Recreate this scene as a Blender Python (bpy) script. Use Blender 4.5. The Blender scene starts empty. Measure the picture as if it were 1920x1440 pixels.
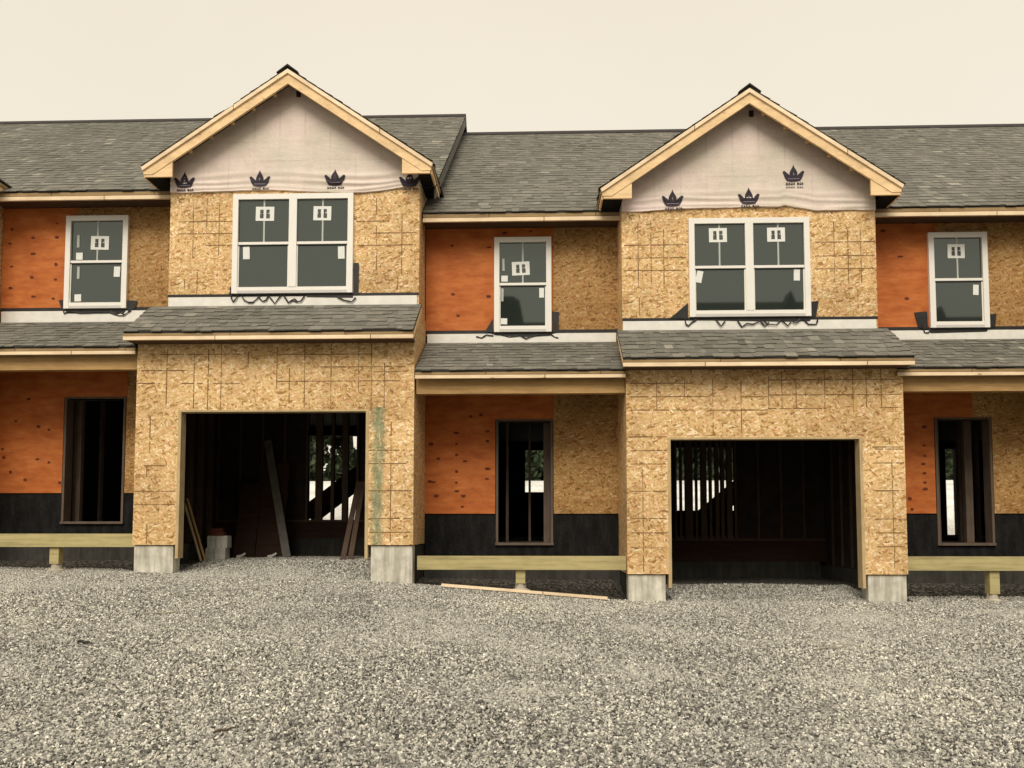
import bpy, math, random
import numpy as np
from mathutils import Vector, Matrix, noise as mnoise

random.seed(7)
SC = bpy.context.scene
COL = SC.collection
R = math.radians

# ------------------------------------------------------------------ camera model
FPX, W0, H0 = 1450.0, 1920.0, 1440.0          # focal length in photo pixels
YAW, PITCH = math.atan(45 / 1450), R(3.2)
PX, PY = 960.0, 904.0                          # principal point (lens shifted up)
CAM = np.array([0, 0, 1.6])
_Fh = np.array([-math.sin(YAW), math.cos(YAW), 0]); _R = np.array([math.cos(YAW), math.sin(YAW), 0]); _Z = np.array([0, 0, 1.0])
_F = _Fh * math.cos(PITCH) + _Z * math.sin(PITCH)
_U = _Z * math.cos(PITCH) - _Fh * math.sin(PITCH)


def at(px, py, Y):
    """survey: where the sight line of a photo point meets the upright plane Y (metres)"""
    d = _F + _R * (px - PX) / FPX + _U * (PY - py) / FPX
    p = CAM + d * (Y / d[1])
    return float(p[0]), float(p[2])


cd = bpy.data.cameras.new('camera'); co = bpy.data.objects.new('camera', cd); COL.objects.link(co)
co.location = (0, 0, 1.6)
co.rotation_euler = (R(90) + PITCH, 0, YAW)
cd.sensor_width = 36; cd.lens = 36 * FPX / W0
cd.shift_x = 0; cd.shift_y = (PY - H0 / 2) / W0
cd.clip_start = 0.05; cd.clip_end = 2000
SC.camera = co

# ------------------------------------------------------------------ node helpers
def new_mat(name):
    m = bpy.data.materials.new(name); m.use_nodes = True
    nt = m.node_tree; nt.nodes.clear()
    out = nt.nodes.new('ShaderNodeOutputMaterial'); b = nt.nodes.new('ShaderNodeBsdfPrincipled')
    nt.links.new(b.outputs[0], out.inputs[0])
    return m, nt, b


def N(nt, kind, **kw):
    n = nt.nodes.new(kind)
    for k, v in kw.items():
        if k.startswith('i_'):
            n.inputs[k[2:].replace('_', ' ')].default_value = v
        else:
            setattr(n, k, v)
    return n


def link(nt, a, b):
    nt.links.new(a, b)


def coords(nt, rot=(0, 0, 0), scale=(1, 1, 1), loc=(0, 0, 0), kind='POINT'):
    t = N(nt, 'ShaderNodeTexCoord'); mp = N(nt, 'ShaderNodeMapping', vector_type=kind)
    if kind == 'TEXTURE': scale = tuple(1 / c for c in scale)
    mp.inputs['Rotation'].default_value = rot; mp.inputs['Scale'].default_value = scale; mp.inputs['Location'].default_value = loc
    link(nt, t.outputs['Object'], mp.inputs[0])
    return mp.outputs[0]


def ramp(nt, fac, stops, interp='LINEAR'):
    r = N(nt, 'ShaderNodeValToRGB'); cr = r.color_ramp; cr.interpolation = interp
    while len(cr.elements) < len(stops): cr.elements.new(0.5)
    for e, (p, c) in zip(cr.elements, stops):
        e.position = p; e.color = (*c, 1) if len(c) == 3 else c
    link(nt, fac, r.inputs[0])
    return r.outputs[0]


def mix(nt, fac, a, b, mode='MIX'):
    m = N(nt, 'ShaderNodeMix', data_type='RGBA', blend_type=mode)
    for s, v in ((m.inputs[0], fac), (m.inputs[6], a), (m.inputs[7], b)):
        if hasattr(v, 'is_linked') or hasattr(v, 'links'): link(nt, v, s)
        elif isinstance(v, (int, float)): s.default_value = v
        else: s.default_value = (*v, 1)
    return m.outputs[2]


def math_n(nt, op, a, b=None, c=None, clamp=False):
    m = N(nt, 'ShaderNodeMath', operation=op, use_clamp=clamp)
    for s, v in zip(m.inputs, (a, b, c)):
        if v is None: continue
        if isinstance(v, (int, float)): s.default_value = v
        else: link(nt, v, s)
    return m.outputs[0]


def bump(nt, b, h, strength=0.3, dist=0.01):
    bn = N(nt, 'ShaderNodeBump'); bn.inputs['Strength'].default_value = strength; bn.inputs['Distance'].default_value = dist
    link(nt, h, bn.inputs['Height']); link(nt, bn.outputs[0], b.inputs['Normal'])


def noise(nt, vec, scale, detail=3, rough=0.55):
    n = N(nt, 'ShaderNodeTexNoise'); n.inputs['Scale'].default_value = scale; n.inputs['Detail'].default_value = detail
    n.inputs['Roughness'].default_value = rough
    if vec is not None: link(nt, vec, n.inputs['Vector'])
    return n.outputs['Fac']


def plain(name, col, rough=0.8, var=0.25, scale=6.0, spec=0.3, grain=None, fine=0.0):
    """painted / raw surface with uneven tone"""
    m, nt, b = new_mat(name)
    v = coords(nt, scale=grain or (1, 1, 1))
    f = noise(nt, v, scale, 5, 0.6)
    lo = tuple(c * (1 - var) for c in col); hi = tuple(min(1, c * (1 + var)) for c in col)
    c = ramp(nt, f, [(0.25, lo), (0.75, hi)])
    if fine:
        f2 = noise(nt, v, scale * 9, 3, 0.6)
        c = mix(nt, 1.0, c, ramp(nt, f2, [(0.3, (1 - fine,) * 3), (0.7, (1 + fine,) * 3)]), 'MULTIPLY')
    link(nt, c, b.inputs['Base Color']); b.inputs['Roughness'].default_value = rough
    b.inputs['Specular IOR Level'].default_value = spec
    bump(nt, b, f, 0.15, 0.004)
    return m


def osb(name, tint=(1, 1, 1), streak=None):
    """oriented strand board: three overlapping layers of long chips"""
    m, nt, b = new_mat(name)
    col = None
    stops = [(0.0, (0.34, 0.185, 0.066)), (0.09, (0.47, 0.275, 0.108)), (0.24, (0.67, 0.445, 0.212)), (0.65, (0.76, 0.535, 0.282)), (0.88, (0.85, 0.64, 0.38)), (1.0, (0.95, 0.80, 0.55))]
    h = None
    wob = N(nt, 'ShaderNodeTexNoise'); wob.inputs['Scale'].default_value = 3.0
    for i, (ang, sx, sz) in enumerate(((0.12, 15, 34), (-0.80, 17, 38), (1.40, 17, 38), (0.75, 18, 42), (-0.25, 15, 42))):
        v = coords(nt, rot=(0, ang, 0), scale=(sx, sx * 1.6, sz), loc=(i * 3.1, 0, i * 1.7), kind='TEXTURE')
        vo = N(nt, 'ShaderNodeTexVoronoi', feature='F1'); vo.inputs['Scale'].default_value = 1.0; vo.inputs['Randomness'].default_value = 1.0
        link(nt, v, vo.inputs['Vector'])
        sp = N(nt, 'ShaderNodeSeparateColor'); link(nt, vo.outputs['Color'], sp.inputs[0])
        c = ramp(nt, sp.outputs[0], stops)
        # thin dark rim of each chip
        rim = ramp(nt, vo.outputs['Distance'], [(0.45, (1, 1, 1)), (0.9, (0.80, 0.75, 0.70))])
        c = mix(nt, 1.0, c, rim, 'MULTIPLY')
        hue = ramp(nt, sp.outputs[2], [(0.0, (0.94, 0.98, 0.84)), (0.3, (1, 1, 0.96)), (0.7, (1, 1, 1)), (1.0, (1.08, 0.97, 1.02))])
        c = mix(nt, 1.0, c, hue, 'MULTIPLY')
        if col is None: col, h = c, sp.outputs[1]
        else:
            sel = ramp(nt, sp.outputs[1], [(0.0, (0, 0, 0)), (0.62, (0, 0, 0)), (0.66, (1, 1, 1))])
            col = mix(nt, sel, col, c)
    v0 = coords(nt)
    big = noise(nt, v0, 1.3, 3)
    col = mix(nt, 1.0, col, ramp(nt, big, [(0.3, (0.84, 0.82, 0.78)), (0.7, (1.1, 1.1, 1.08))]), 'MULTIPLY')
    fine = noise(nt, coords(nt, scale=(1, 1, 2.5)), 55, 2)
    col = mix(nt, 1.0, col, ramp(nt, fine, [(0.3, (0.68, 0.65, 0.60)), (0.7, (1.24, 1.24, 1.25))]), 'MULTIPLY')
    sx_ = N(nt, 'ShaderNodeSeparateXYZ'); link(nt, v0, sx_.inputs[0])
    cb = N(nt, 'ShaderNodeCombineXYZ')
    fx = math_n(nt, 'FLOOR', math_n(nt, 'DIVIDE', math_n(nt, 'ADD', sx_.outputs[0], 0.55), 1.22)); fz = math_n(nt, 'FLOOR', math_n(nt, 'DIVIDE', math_n(nt, 'ADD', sx_.outputs[2], 0.1), 0.81))
    link(nt, fx, cb.inputs[0]); link(nt, fz, cb.inputs[2])
    wn = N(nt, 'ShaderNodeTexWhiteNoise', noise_dimensions='3D'); link(nt, cb.outputs[0], wn.inputs['Vector'])
    col = mix(nt, 1.0, col, ramp(nt, wn.outputs['Value'], [(0.0, (0.87, 0.85, 0.82)), (0.5, (1, 1, 1)), (1.0, (1.06, 1.07, 1.10))]), 'MULTIPLY')
    if tint != (1, 1, 1): col = mix(nt, 1.0, col, tint, 'MULTIPLY')
    if streak:
        xc, hw = streak
        s = N(nt, 'ShaderNodeSeparateXYZ'); link(nt, v0, s.inputs[0])
        wv = math_n(nt, 'MULTIPLY', math_n(nt, 'SUBTRACT', noise(nt, v0, 2.2, 3), 0.5), 0.22)
        d = math_n(nt, 'ABSOLUTE', math_n(nt, 'SUBTRACT', math_n(nt, 'ADD', s.outputs[0], wv), xc))
        inside = math_n(nt, 'SUBTRACT', 1.0, math_n(nt, 'DIVIDE', d, hw), clamp=True)
        brk = ramp(nt, noise(nt, coords(nt, scale=(5, 1, 1.3)), 3.2, 5, 0.7), [(0.33, (0, 0, 0)), (0.50, (1, 1, 1))])
        f = math_n(nt, 'MULTIPLY', math_n(nt, 'MULTIPLY', inside, 1.7, clamp=True), brk)
        col = mix(nt, math_n(nt, 'MULTIPLY', f, 0.72), col, (0.125, 0.205, 0.125))
    link(nt, col, b.inputs['Base Color']); b.inputs['Roughness'].default_value = 0.75; b.inputs['Specular IOR Level'].default_value = 0.25
    bump(nt, b, h, 0.25, 0.003)
    return m


def orange_ply(name):
    m, nt, b = new_mat(name)
    g = noise(nt, coords(nt, scale=(1, 1, 3.2)), 3.2, 6, 0.65)
    c = ramp(nt, g, [(0.25, (0.37, 0.090, 0.020)), (0.5, (0.51, 0.150, 0.034)), (0.8, (0.64, 0.225, 0.064))])
    big = noise(nt, coords(nt), 1.7, 4, 0.6)
    c = mix(nt, 1.0, c, ramp(nt, big, [(0.3, (0.80, 0.72, 0.68)), (0.7, (1.08, 1.12, 1.18))]), 'MULTIPLY')
    link(nt, c, b.inputs['Base Color']); b.inputs['Roughness'].default_value = 0.7; b.inputs['Specular IOR Level'].default_value = 0.25
    bump(nt, b, g, 0.2, 0.003)
    return m


def pine(name, col, dark=0.72, knots=True, grain=(1.2, 22, 22), joint=0.0):
    m, nt, b = new_mat(name)
    v = coords(nt, scale=grain)
    g = noise(nt, v, 1.4, 5, 0.65)
    c = ramp(nt, g, [(0.28, tuple(x * dark for x in col)), (0.5, col), (0.78, tuple(min(1, x * 1.13) for x in col))])
    if knots:
        vo = N(nt, 'ShaderNodeTexVoronoi', feature='F1'); vo.inputs['Scale'].default_value = 2.1
        link(nt, coords(nt, scale=(1, 3, 3)), vo.inputs['Vector'])
        k = ramp(nt, vo.outputs['Distance'], [(0.03, (0.4, 0.3, 0.22)), (0.09, (1, 1, 1))])
        c = mix(nt, 1.0, c, k, 'MULTIPLY')
    if joint:
        sx_ = N(nt, 'ShaderNodeSeparateXYZ'); link(nt, coords(nt), sx_.inputs[0])
        fr = math_n(nt, 'FRACT', math_n(nt, 'ADD', math_n(nt, 'DIVIDE', sx_.outputs[0], joint), 0.37))
        c = mix(nt, 1.0, c, ramp(nt, fr, [(0.0, (0.30, 0.24, 0.18)), (0.010 / joint, (0.30, 0.24, 0.18)), (0.016 / joint, (1, 1, 1))]), 'MULTIPLY')
        fl = N(nt, 'ShaderNodeTexWhiteNoise', noise_dimensions='1D'); link(nt, math_n(nt, 'FLOOR', math_n(nt, 'ADD', math_n(nt, 'DIVIDE', sx_.outputs[0], joint), 0.37)), fl.inputs['W'])
        c = mix(nt, 1.0, c, ramp(nt, fl.outputs['Value'], [(0.0, (0.86, 0.84, 0.80)), (1.0, (1.05, 1.05, 1.06))]), 'MULTIPLY')
    st = noise(nt, coords(nt, scale=(1, 2, 2)), 2.3, 4, 0.65)
    c = mix(nt, 1.0, c, ramp(nt, st, [(0.3, (0.82, 0.80, 0.77)), (0.6, (1.03, 1.03, 1.03))]), 'MULTIPLY')
    link(nt, c, b.inputs['Base Color']); b.inputs['Roughness'].default_value = 0.7; b.inputs['Specular IOR Level'].default_value = 0.25
    return m


def shingle_mat(name):
    m, nt, b = new_mat(name)
    a = N(nt, 'ShaderNodeAttribute', attribute_name='tint')
    s = N(nt, 'ShaderNodeSeparateColor'); link(nt, a.outputs['Color'], s.inputs[0])
    c = ramp(nt, s.outputs[0], [(0.0, (0.075, 0.072, 0.062)), (0.45, (0.142, 0.136, 0.115)), (0.8, (0.202, 0.190, 0.160)), (1.0, (0.32, 0.30, 0.25))])
    f = noise(nt, coords(nt), 60, 3, 0.7)
    c = mix(nt, 1.0, c, ramp(nt, f, [(0.3, (0.7, 0.7, 0.7)), (0.7, (1.3, 1.3, 1.28))]), 'MULTIPLY')
    big = noise(nt, coords(nt), 0.7, 3)
    c = mix(nt, 1.0, c, ramp(nt, big, [(0.3, (0.88, 0.88, 0.88)), (0.7, (1.12, 1.11, 1.1))]), 'MULTIPLY')
    link(nt, c, b.inputs['Base Color']); b.inputs['Roughness'].default_value = 0.95; b.inputs['Specular IOR Level'].default_value = 0.15
    bump(nt, b, f, 0.4, 0.004)
    return m


def wrap_mat(name):
    m, nt, b = new_mat(name)
    v = coords(nt)
    s = N(nt, 'ShaderNodeSeparateXYZ'); link(nt, v, s.inputs[0])
    f = noise(nt, v, 3.0, 5, 0.6)
    c = ramp(nt, f, [(0.25, (0.60, 0.525, 0.45)), (0.5, (0.68, 0.595, 0.525)), (0.75, (0.75, 0.645, 0.595))])
    bl = noise(nt, v, 1.1, 3)
    c = mix(nt, 1.0, c, ramp(nt, bl, [(0.35, (0.94, 0.97, 0.90)), (0.65, (1.05, 0.99, 1.0))]), 'MULTIPLY')
    # studs and board joints showing faintly through the sheet
    st = math_n(nt, 'ABSOLUTE', math_n(nt, 'SUBTRACT', math_n(nt, 'FRACT', math_n(nt, 'MULTIPLY', s.outputs[0], 2.46)), 0.5))
    lv = ramp(nt, st, [(0.0, (0.86, 0.85, 0.83)), (0.05, (1, 1, 1))])
    brk = noise(nt, v, 1.6, 2)
    c = mix(nt, ramp(nt, brk, [(0.4, (0, 0, 0)), (0.62, (1, 1, 1))]), c, mix(nt, 1.0, c, lv, 'MULTIPLY'))
    sz = math_n(nt, 'ABSOLUTE', math_n(nt, 'SUBTRACT', math_n(nt, 'FRACT', math_n(nt, 'MULTIPLY', s.outputs[2], 3.28)), 0.5))
    lh = ramp(nt, sz, [(0.0, (0.90, 0.89, 0.87)), (0.05, (1, 1, 1))])
    c = mix(nt, ramp(nt, brk, [(0.45, (1, 1, 1)), (0.6, (0, 0, 0))]), c, mix(nt, 1.0, c, lh, 'MULTIPLY'))
    cr_ = noise(nt, coords(nt, scale=(1.2, 1, 5)), 2.4, 5, 0.6)
    bump(nt, b, cr_, 0.55, 0.012)
    weave = noise(nt, v, 40, 2)
    c = mix(nt, 1.0, c, ramp(nt, weave, [(0.3, (0.94, 0.94, 0.94)), (0.7, (1.05, 1.05, 1.05))]), 'MULTIPLY')
    link(nt, c, b.inputs['Base Color']); b.inputs['Roughness'].default_value = 0.55; b.inputs['Specular IOR Level'].default_value = 0.3
    return m


def concrete_mat(name, col=(0.66, 0.63, 0.545)):
    m, nt, b = new_mat(name)
    v = coords(nt)
    f = noise(nt, v, 5, 6, 0.65)
    c = ramp(nt, f, [(0.3, tuple(x * 0.68 for x in col)), (0.7, tuple(x * 1.12 for x in col))])
    drip = noise(nt, coords(nt, scale=(6, 6, 0.8)), 2.0, 4, 0.6)
    c = mix(nt, 1.0, c, ramp(nt, drip, [(0.35, (0.68, 0.68, 0.64)), (0.6, (1.08, 1.08, 1.06))]), 'MULTIPLY')
    link(nt, c, b.inputs['Base Color']); b.inputs['Roughness'].default_value = 0.9; b.inputs['Specular IOR Level'].default_value = 0.2
    bump(nt, b, noise(nt, v, 30, 4), 0.3, 0.004)
    return m


def glass_mat(name):
    m, nt, b = new_mat(name)
    b.inputs['Base Color'].default_value = (0.020, 0.026, 0.021, 1)
    b.inputs['Roughness'].default_value = 0.03
    b.inputs['IOR'].default_value = 1.86
    b.inputs['Specular Tint'].default_value = (0.91, 1.0, 0.95, 1)
    return m


def gravel_mat(name, lo=0.05, hi=0.46, cell=24.0, warm=(1.0, 0.935, 0.81)):
    m, nt, b = new_mat(name)
    v = coords(nt)
    cols = None
    vo = N(nt, 'ShaderNodeTexVoronoi', feature='F1'); vo.inputs['Scale'].default_value = cell; link(nt, v, vo.inputs['Vector'])
    s = N(nt, 'ShaderNodeSeparateColor'); link(nt, vo.outputs['Color'], s.inputs[0])
    c = ramp(nt, s.outputs[0], [(0.0, tuple(lo * w for w in warm)), (0.5, tuple((lo + hi) * 0.40 * w for w in warm)), (1.0, tuple(hi * w for w in warm))])
    gap = ramp(nt, vo.outputs['Distance'], [(0.35, (1, 1, 1)), (0.75, (0.35, 0.34, 0.32))])
    c = mix(nt, 1.0, c, gap, 'MULTIPLY')
    big = noise(nt, v, 0.55, 4, 0.6)
    c = mix(nt, 1.0, c, ramp(nt, big, [(0.3, (0.8, 0.79, 0.78)), (0.7, (1.15, 1.14, 1.1))]), 'MULTIPLY')
    link(nt, c, b.inputs['Base Color']); b.inputs['Roughness'].default_value = 0.95; b.inputs['Specular IOR Level'].default_value = 0.15
    hgt = ramp(nt, vo.outputs['Distance'], [(0.0, (1, 1, 1)), (0.8, (0, 0, 0))])
    bump(nt, b, hgt, 0.8, 0.02)
    return m


def stone_mat(name):
    m, nt, b = new_mat(name)
    o = N(nt, 'ShaderNodeObjectInfo')
    c = ramp(nt, o.outputs['Random'], [(0.0, (0.065, 0.064, 0.060)), (0.22, (0.195, 0.189, 0.174)), (0.55, (0.375, 0.363, 0.330)), (0.85, (0.53, 0.515, 0.466)), (1.0, (0.86, 0.84, 0.77))])
    g = N(nt, 'ShaderNodeNewGeometry')
    big = noise(nt, g.outputs['Position'], 0.5, 4, 0.6)
    c = mix(nt, 1.0, c, ramp(nt, big, [(0.3, (0.82, 0.81, 0.80)), (0.62, (1.12, 1.11, 1.06)), (0.75, (1.28, 1.25, 1.12))]), 'MULTIPLY')
    dust = ramp(nt, noise(nt, g.outputs['Position'], 0.8, 5, 0.6), [(0.50, (0, 0, 0)), (0.66, (0.62, 0.62, 0.62))])
    c = mix(nt, dust, c, (0.49, 0.475, 0.42))
    f = noise(nt, g.outputs['Position'], 45, 3)
    c = mix(nt, 1.0, c, ramp(nt, f, [(0.3, (0.8, 0.8, 0.8)), (0.7, (1.18, 1.17, 1.15))]), 'MULTIPLY')
    link(nt, c, b.inputs['Base Color']); b.inputs['Roughness'].default_value = 0.9; b.inputs['Specular IOR Level'].default_value = 0.2
    return m


def leaf_mat(name):
    m, nt, b = new_mat(name)
    f = noise(nt, coords(nt), 1.2, 4)
    c = ramp(nt, f, [(0.3, (0.020, 0.034, 0.014)), (0.6, (0.050, 0.075, 0.030)), (0.8, (0.10, 0.13, 0.06))])
    link(nt, c, b.inputs['Base Color']); b.inputs['Roughness'].default_value = 0.6
    return m


M = dict(
    osb=osb('strand board'),
    osb_old=osb('weathered strand board', (0.60, 0.52, 0.40)),
    osb_green=osb('strand board with green streak', streak=(0, 0.125)),
    ink=plain('printed nail line', (0.23, 0.13, 0.05), 0.8, 0.4, 14),
    knot=plain('dark knot', (0.135, 0.030, 0.010), 0.8, 0.5, 20),
    orange=orange_ply('orange plywood'),
    pine=pine('fresh pine board', (0.86, 0.62, 0.345), 0.80),
    pine_pale=pine('pale pine trim', (0.95, 0.76, 0.53), 0.84, joint=2.3),
    pine_dark=pine('weathered pine strip', (0.38, 0.265, 0.13), 0.7, joint=1.7),
    pine_rake=pine('pine rake board', (0.86, 0.62, 0.345), 0.80, grain=(4, 4, 9)),
    beam=pine('pine beam', (0.46, 0.285, 0.115), 0.66),
    treated=pine('treated green lumber', (0.44, 0.375, 0.18), 0.62),
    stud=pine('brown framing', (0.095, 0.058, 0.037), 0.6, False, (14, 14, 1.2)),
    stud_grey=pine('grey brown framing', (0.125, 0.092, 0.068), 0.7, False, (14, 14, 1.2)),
    jamb=pine('pale jamb board', (0.52, 0.39, 0.21), 0.75, False, (14, 14, 1.2)),
    dark_in=plain('shade-dark interior', (0.030, 0.022, 0.018), 0.95, 0.4, 4),  # interior shade put into one near-black colour
    rimj=plain('dark rim joist', (0.042, 0.020, 0.012), 0.9, 0.4, 5, grain=(0.5, 1, 4)),
    membrane=plain('black membrane', (0.012, 0.0115, 0.011), 0.9, 0.7, 3.5, spec=0.12, grain=(2.5, 2, 0.7), fine=0.45),
    tape=plain('black flashing tape', (0.022, 0.020, 0.019), 0.5, 0.4, 9),
    flash=plain('white flashing', (0.74, 0.72, 0.66), 0.5, 0.10, 7),
    vinyl=plain('white vinyl', (0.80, 0.775, 0.71), 0.4, 0.03, 3, 0.4),
    sill=plain('grey vinyl sill', (0.55, 0.53, 0.50), 0.4, 0.06, 5, 0.4),
    grille=plain('grille bar', (0.44, 0.47, 0.42), 0.4, 0.05, 3),
    gasket=plain('dark gasket', (0.03, 0.035, 0.03), 0.6, 0.2, 6),
    paper=plain('white label paper', (0.74, 0.75, 0.70), 0.7, 0.05, 12),
    mark=plain('dark print', (0.08, 0.085, 0.075), 0.7, 0.3, 20),
    tapeclear=plain('pale tape strip', (0.40, 0.43, 0.38), 0.5, 0.15, 12),
    glass=glass_mat('coated glass'),
    shingle=shingle_mat('asphalt shingle'),
    edge=plain('dark shingle edge', (0.034, 0.029, 0.027), 0.9, 0.3, 12),
    wrap=wrap_mat('house wrap'),
    logo=plain('logo ink', (0.030, 0.022, 0.032), 0.7, 0.4, 30),
    logo_pale=plain('pale logo ink', (0.20, 0.17, 0.20), 0.7, 0.3, 40),
    concrete=concrete_mat('concrete'),
    block=concrete_mat('concrete block', (0.62, 0.60, 0.54)),
    darkconc=concrete_mat('dark concrete', (0.055, 0.052, 0.046)),  # concrete in a much darker tone
    footing=concrete_mat('pale mortar', (0.46, 0.41, 0.33)),
    gravel=gravel_mat('gravel bed', 0.05, 0.50, 30.0, (1.0, 0.98, 0.91)),
    dirt_shade=gravel_mat('shade-dark earth', 0.03, 0.16, 30.0),  # bare earth, darkened to carry the shade of bays and garages
    bank=plain('pale chalky stone', (0.66, 0.65, 0.61), 0.9, 0.28, 0.9, fine=0.15),
    stone=stone_mat('loose stone'),
    leaf=leaf_mat('leaves'), bark=plain('bark', (0.10, 0.075, 0.05), 0.9, 0.4, 8),
    red=plain('red clay', (0.10, 0.026, 0.014), 0.8, 0.3, 10),
    greywood=pine('grey weathered plank', (0.15, 0.14, 0.12), 0.7, False, (10, 10, 1)),
    siding=plain('dark siding', (0.05, 0.05, 0.048), 0.8, 0.2, 3), roof_far=plain('dark roof', (0.045, 0.042, 0.04), 0.9, 0.2, 5),
)

# ------------------------------------------------------------------ mesh helpers
class MB:
    def __init__(s): s.v = []; s.f = []; s.m = []; s.t = []

    def face(s, pts, mi=0, tint=0.5):
        b = len(s.v); s.v += [tuple(p) for p in pts]; s.f.append(tuple(range(b, b + len(pts)))); s.m.append(mi); s.t.append(tint)

    def box(s, x0, x1, y0, y1, z0, z1, mi=0):
        if x0 > x1: x0, x1 = x1, x0
        if z0 > z1: z0, z1 = z1, z0
        b = len(s.v)
        s.v += [(x0, y0, z0), (x1, y0, z0), (x1, y1, z0), (x0, y1, z0), (x0, y0, z1), (x1, y0, z1), (x1, y1, z1), (x0, y1, z1)]
        for q in ((0, 1, 5, 4), (1, 2, 6, 5), (2, 3, 7, 6), (3, 0, 4, 7), (4, 5, 6, 7), (3, 2, 1, 0)):
            s.f.append(tuple(b + i for i in q)); s.m.append(mi); s.t.append(0.5)
        return s

    def prism(s, pts, a0, a1, axis='y', mi=0):
        """polygon given as (x,z) extruded along y, or (y,z) extruded along x"""
        n = len(pts)
        f = (lambda p, a: (p[0], a, p[1])) if axis == 'y' else (lambda p, a: (a, p[0], p[1]))
        ar = sum(pts[i][0] * pts[(i + 1) % n][1] - pts[(i + 1) % n][0] * pts[i][1] for i in range(n))
        if (ar < 0) == (axis == 'y'): pts = pts[::-1]
        b = len(s.v)
        s.v += [f(p, a0) for p in pts] + [f(p, a1) for p in pts]
        s.f.append(tuple(b + i for i in range(n))); s.f.append(tuple(b + n + i for i in range(n - 1, -1, -1)))
        s.m += [mi, mi]; s.t += [0.5, 0.5]
        for i in range(n):
            j = (i + 1) % n
            s.f.append((b + i, b + n + i, b + n + j, b + j)); s.m.append(mi); s.t.append(0.5)
        return s

    def bar(s, p, q, w, h, mi=0, up=(0, 0, 1)):
        """square timber from p to q: w across, h along up"""
        p, q = Vector(p), Vector(q); d = (q - p).normalized(); u = Vector(up)
        sd = d.cross(u)
        if sd.length < 1e-4: sd = Vector((1, 0, 0))
        sd.normalize(); u = sd.cross(d).normalized()
        b = len(s.v)
        for e in (p, q):
            for a, c in ((-1, -1), (1, -1), (1, 1), (-1, 1)): s.v.append(tuple(e + sd * a * w / 2 + u * c * h / 2))
        for qd in ((0, 1, 2, 3), (7, 6, 5, 4), (0, 4, 5, 1), (1, 5, 6, 2), (2, 6, 7, 3), (3, 7, 4, 0)):
            s.f.append(tuple(b + i for i in qd)); s.m.append(mi); s.t.append(0.5)
        return s

    def tube(s, pts, r, mi=0, n=5, flat=1.0):
        pts = [Vector(p) for p in pts]; rings = []
        for i, p in enumerate(pts):
            d = (pts[min(i + 1, len(pts) - 1)] - pts[max(i - 1, 0)])
            if d.length < 1e-6: d = Vector((1, 0, 0))
            d.normalize(); a = d.cross(Vector((0, 1, 0)))
            if a.length < 1e-3: a = Vector((1, 0, 0))
            a.normalize(); c = d.cross(a)
            rr = r[i] if isinstance(r, (list, tuple)) else r
            b = len(s.v); rings.append(b)
            for k in range(n):
                t = 2 * math.pi * k / n
                s.v.append(tuple(p + a * math.cos(t) * rr + c * math.sin(t) * rr * flat))
        for i in range(len(rings) - 1):
            for k in range(n):
                k2 = (k + 1) % n
                s.f.append((rings[i] + k, rings[i] + k2, rings[i + 1] + k2, rings[i + 1] + k)); s.m.append(mi); s.t.append(0.5)
        s.f.append(tuple(rings[0] + k for k in range(n))[::-1]); s.f.append(tuple(rings[-1] + k for k in range(n))); s.m += [mi, mi]; s.t += [.5, .5]
        return s

    def shingles(s, o, u, v, L, V, mi=0, expo=0.17, wmin=0.07, wmax=0.20, lift=0.012):
        """courses of overlapping tabs on the slope o + u*a + v*b"""
        o, u, v = Vector(o), Vector(u).normalized(), Vector(v).normalized(); n = u.cross(v)
        if n.z < 0: n = -n
        rows = max(1, int(round(V / expo))); e = V / rows
        for r in range(rows):
            a = -random.uniform(0, wmax)
            while a < L:
                w = random.uniform(wmin, wmax); a0, a1 = max(0, a), min(L, a + w); a += w
                if a1 - a0 < 0.02: continue
                thick = random.random() < 0.5
                h = lift * (1.0 if thick else 0.45) * random.uniform(0.85, 1.15)
                t = min(1, max(0, random.gauss(0.55 if thick else 0.48, 0.105) + (0.2 if random.random() < .09 else 0)))
                b0, b1 = r * e, min(V, (r + 1) * e + 0.02)
                j = random.uniform(-0.022, 0.022)
                P = lambda aa, bb, hh: tuple(o + u * aa + v * bb + n * hh)
                s.face([P(a0, b0 + j, h + .003), P(a1, b0 + j, h + .003), P(a1, b1, .002), P(a0, b1, .002)], mi, t)
                s.face([P(a0, b0 + j, -.004), P(a1, b0 + j, -.004), P(a1, b0 + j, h + .003), P(a0, b0 + j, h + .003)], mi, t * 0.9)
        return s

    def build(s, name, mats, parent=None, smooth=False):
        me = bpy.data.meshes.new(name)
        off = Vector((0, 0, 0)); p = parent
        while p is not None: off += p.location; p = p.parent
        me.from_pydata([(a - off.x, b - off.y, c - off.z) for a, b, c in s.v], [], s.f)
        mats = mats if isinstance(mats, (list, tuple)) else [mats]
        for m in mats: me.materials.append(m)
        me.polygons.foreach_set('material_index', s.m)
        if any(t != 0.5 for t in s.t):
            ca = me.color_attributes.new('tint', 'FLOAT_COLOR', 'CORNER')
            arr = []
            for f, t in zip(s.f, s.t): arr += [t, t, t, 1.0] * len(f)
            ca.data.foreach_set('color', arr)
        if smooth: me.polygons.foreach_set('use_smooth', [True] * len(s.f))
        me.update()
        o = bpy.data.objects.new(name, me); COL.objects.link(o)
        if parent is not None: o.parent = parent
        return o


def tag(o, label=None, cat=None, group=None, kind=None):
    for k, v in (('label', label), ('category', cat), ('group', group), ('kind', kind)):
        if v: o[k] = v
    return o


def empty(name, loc, label, cat, group=None):
    o = bpy.data.objects.new(name, None); COL.objects.link(o); o.location = loc; o.empty_display_size = 0.3
    return tag(o, label, cat, group)


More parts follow.
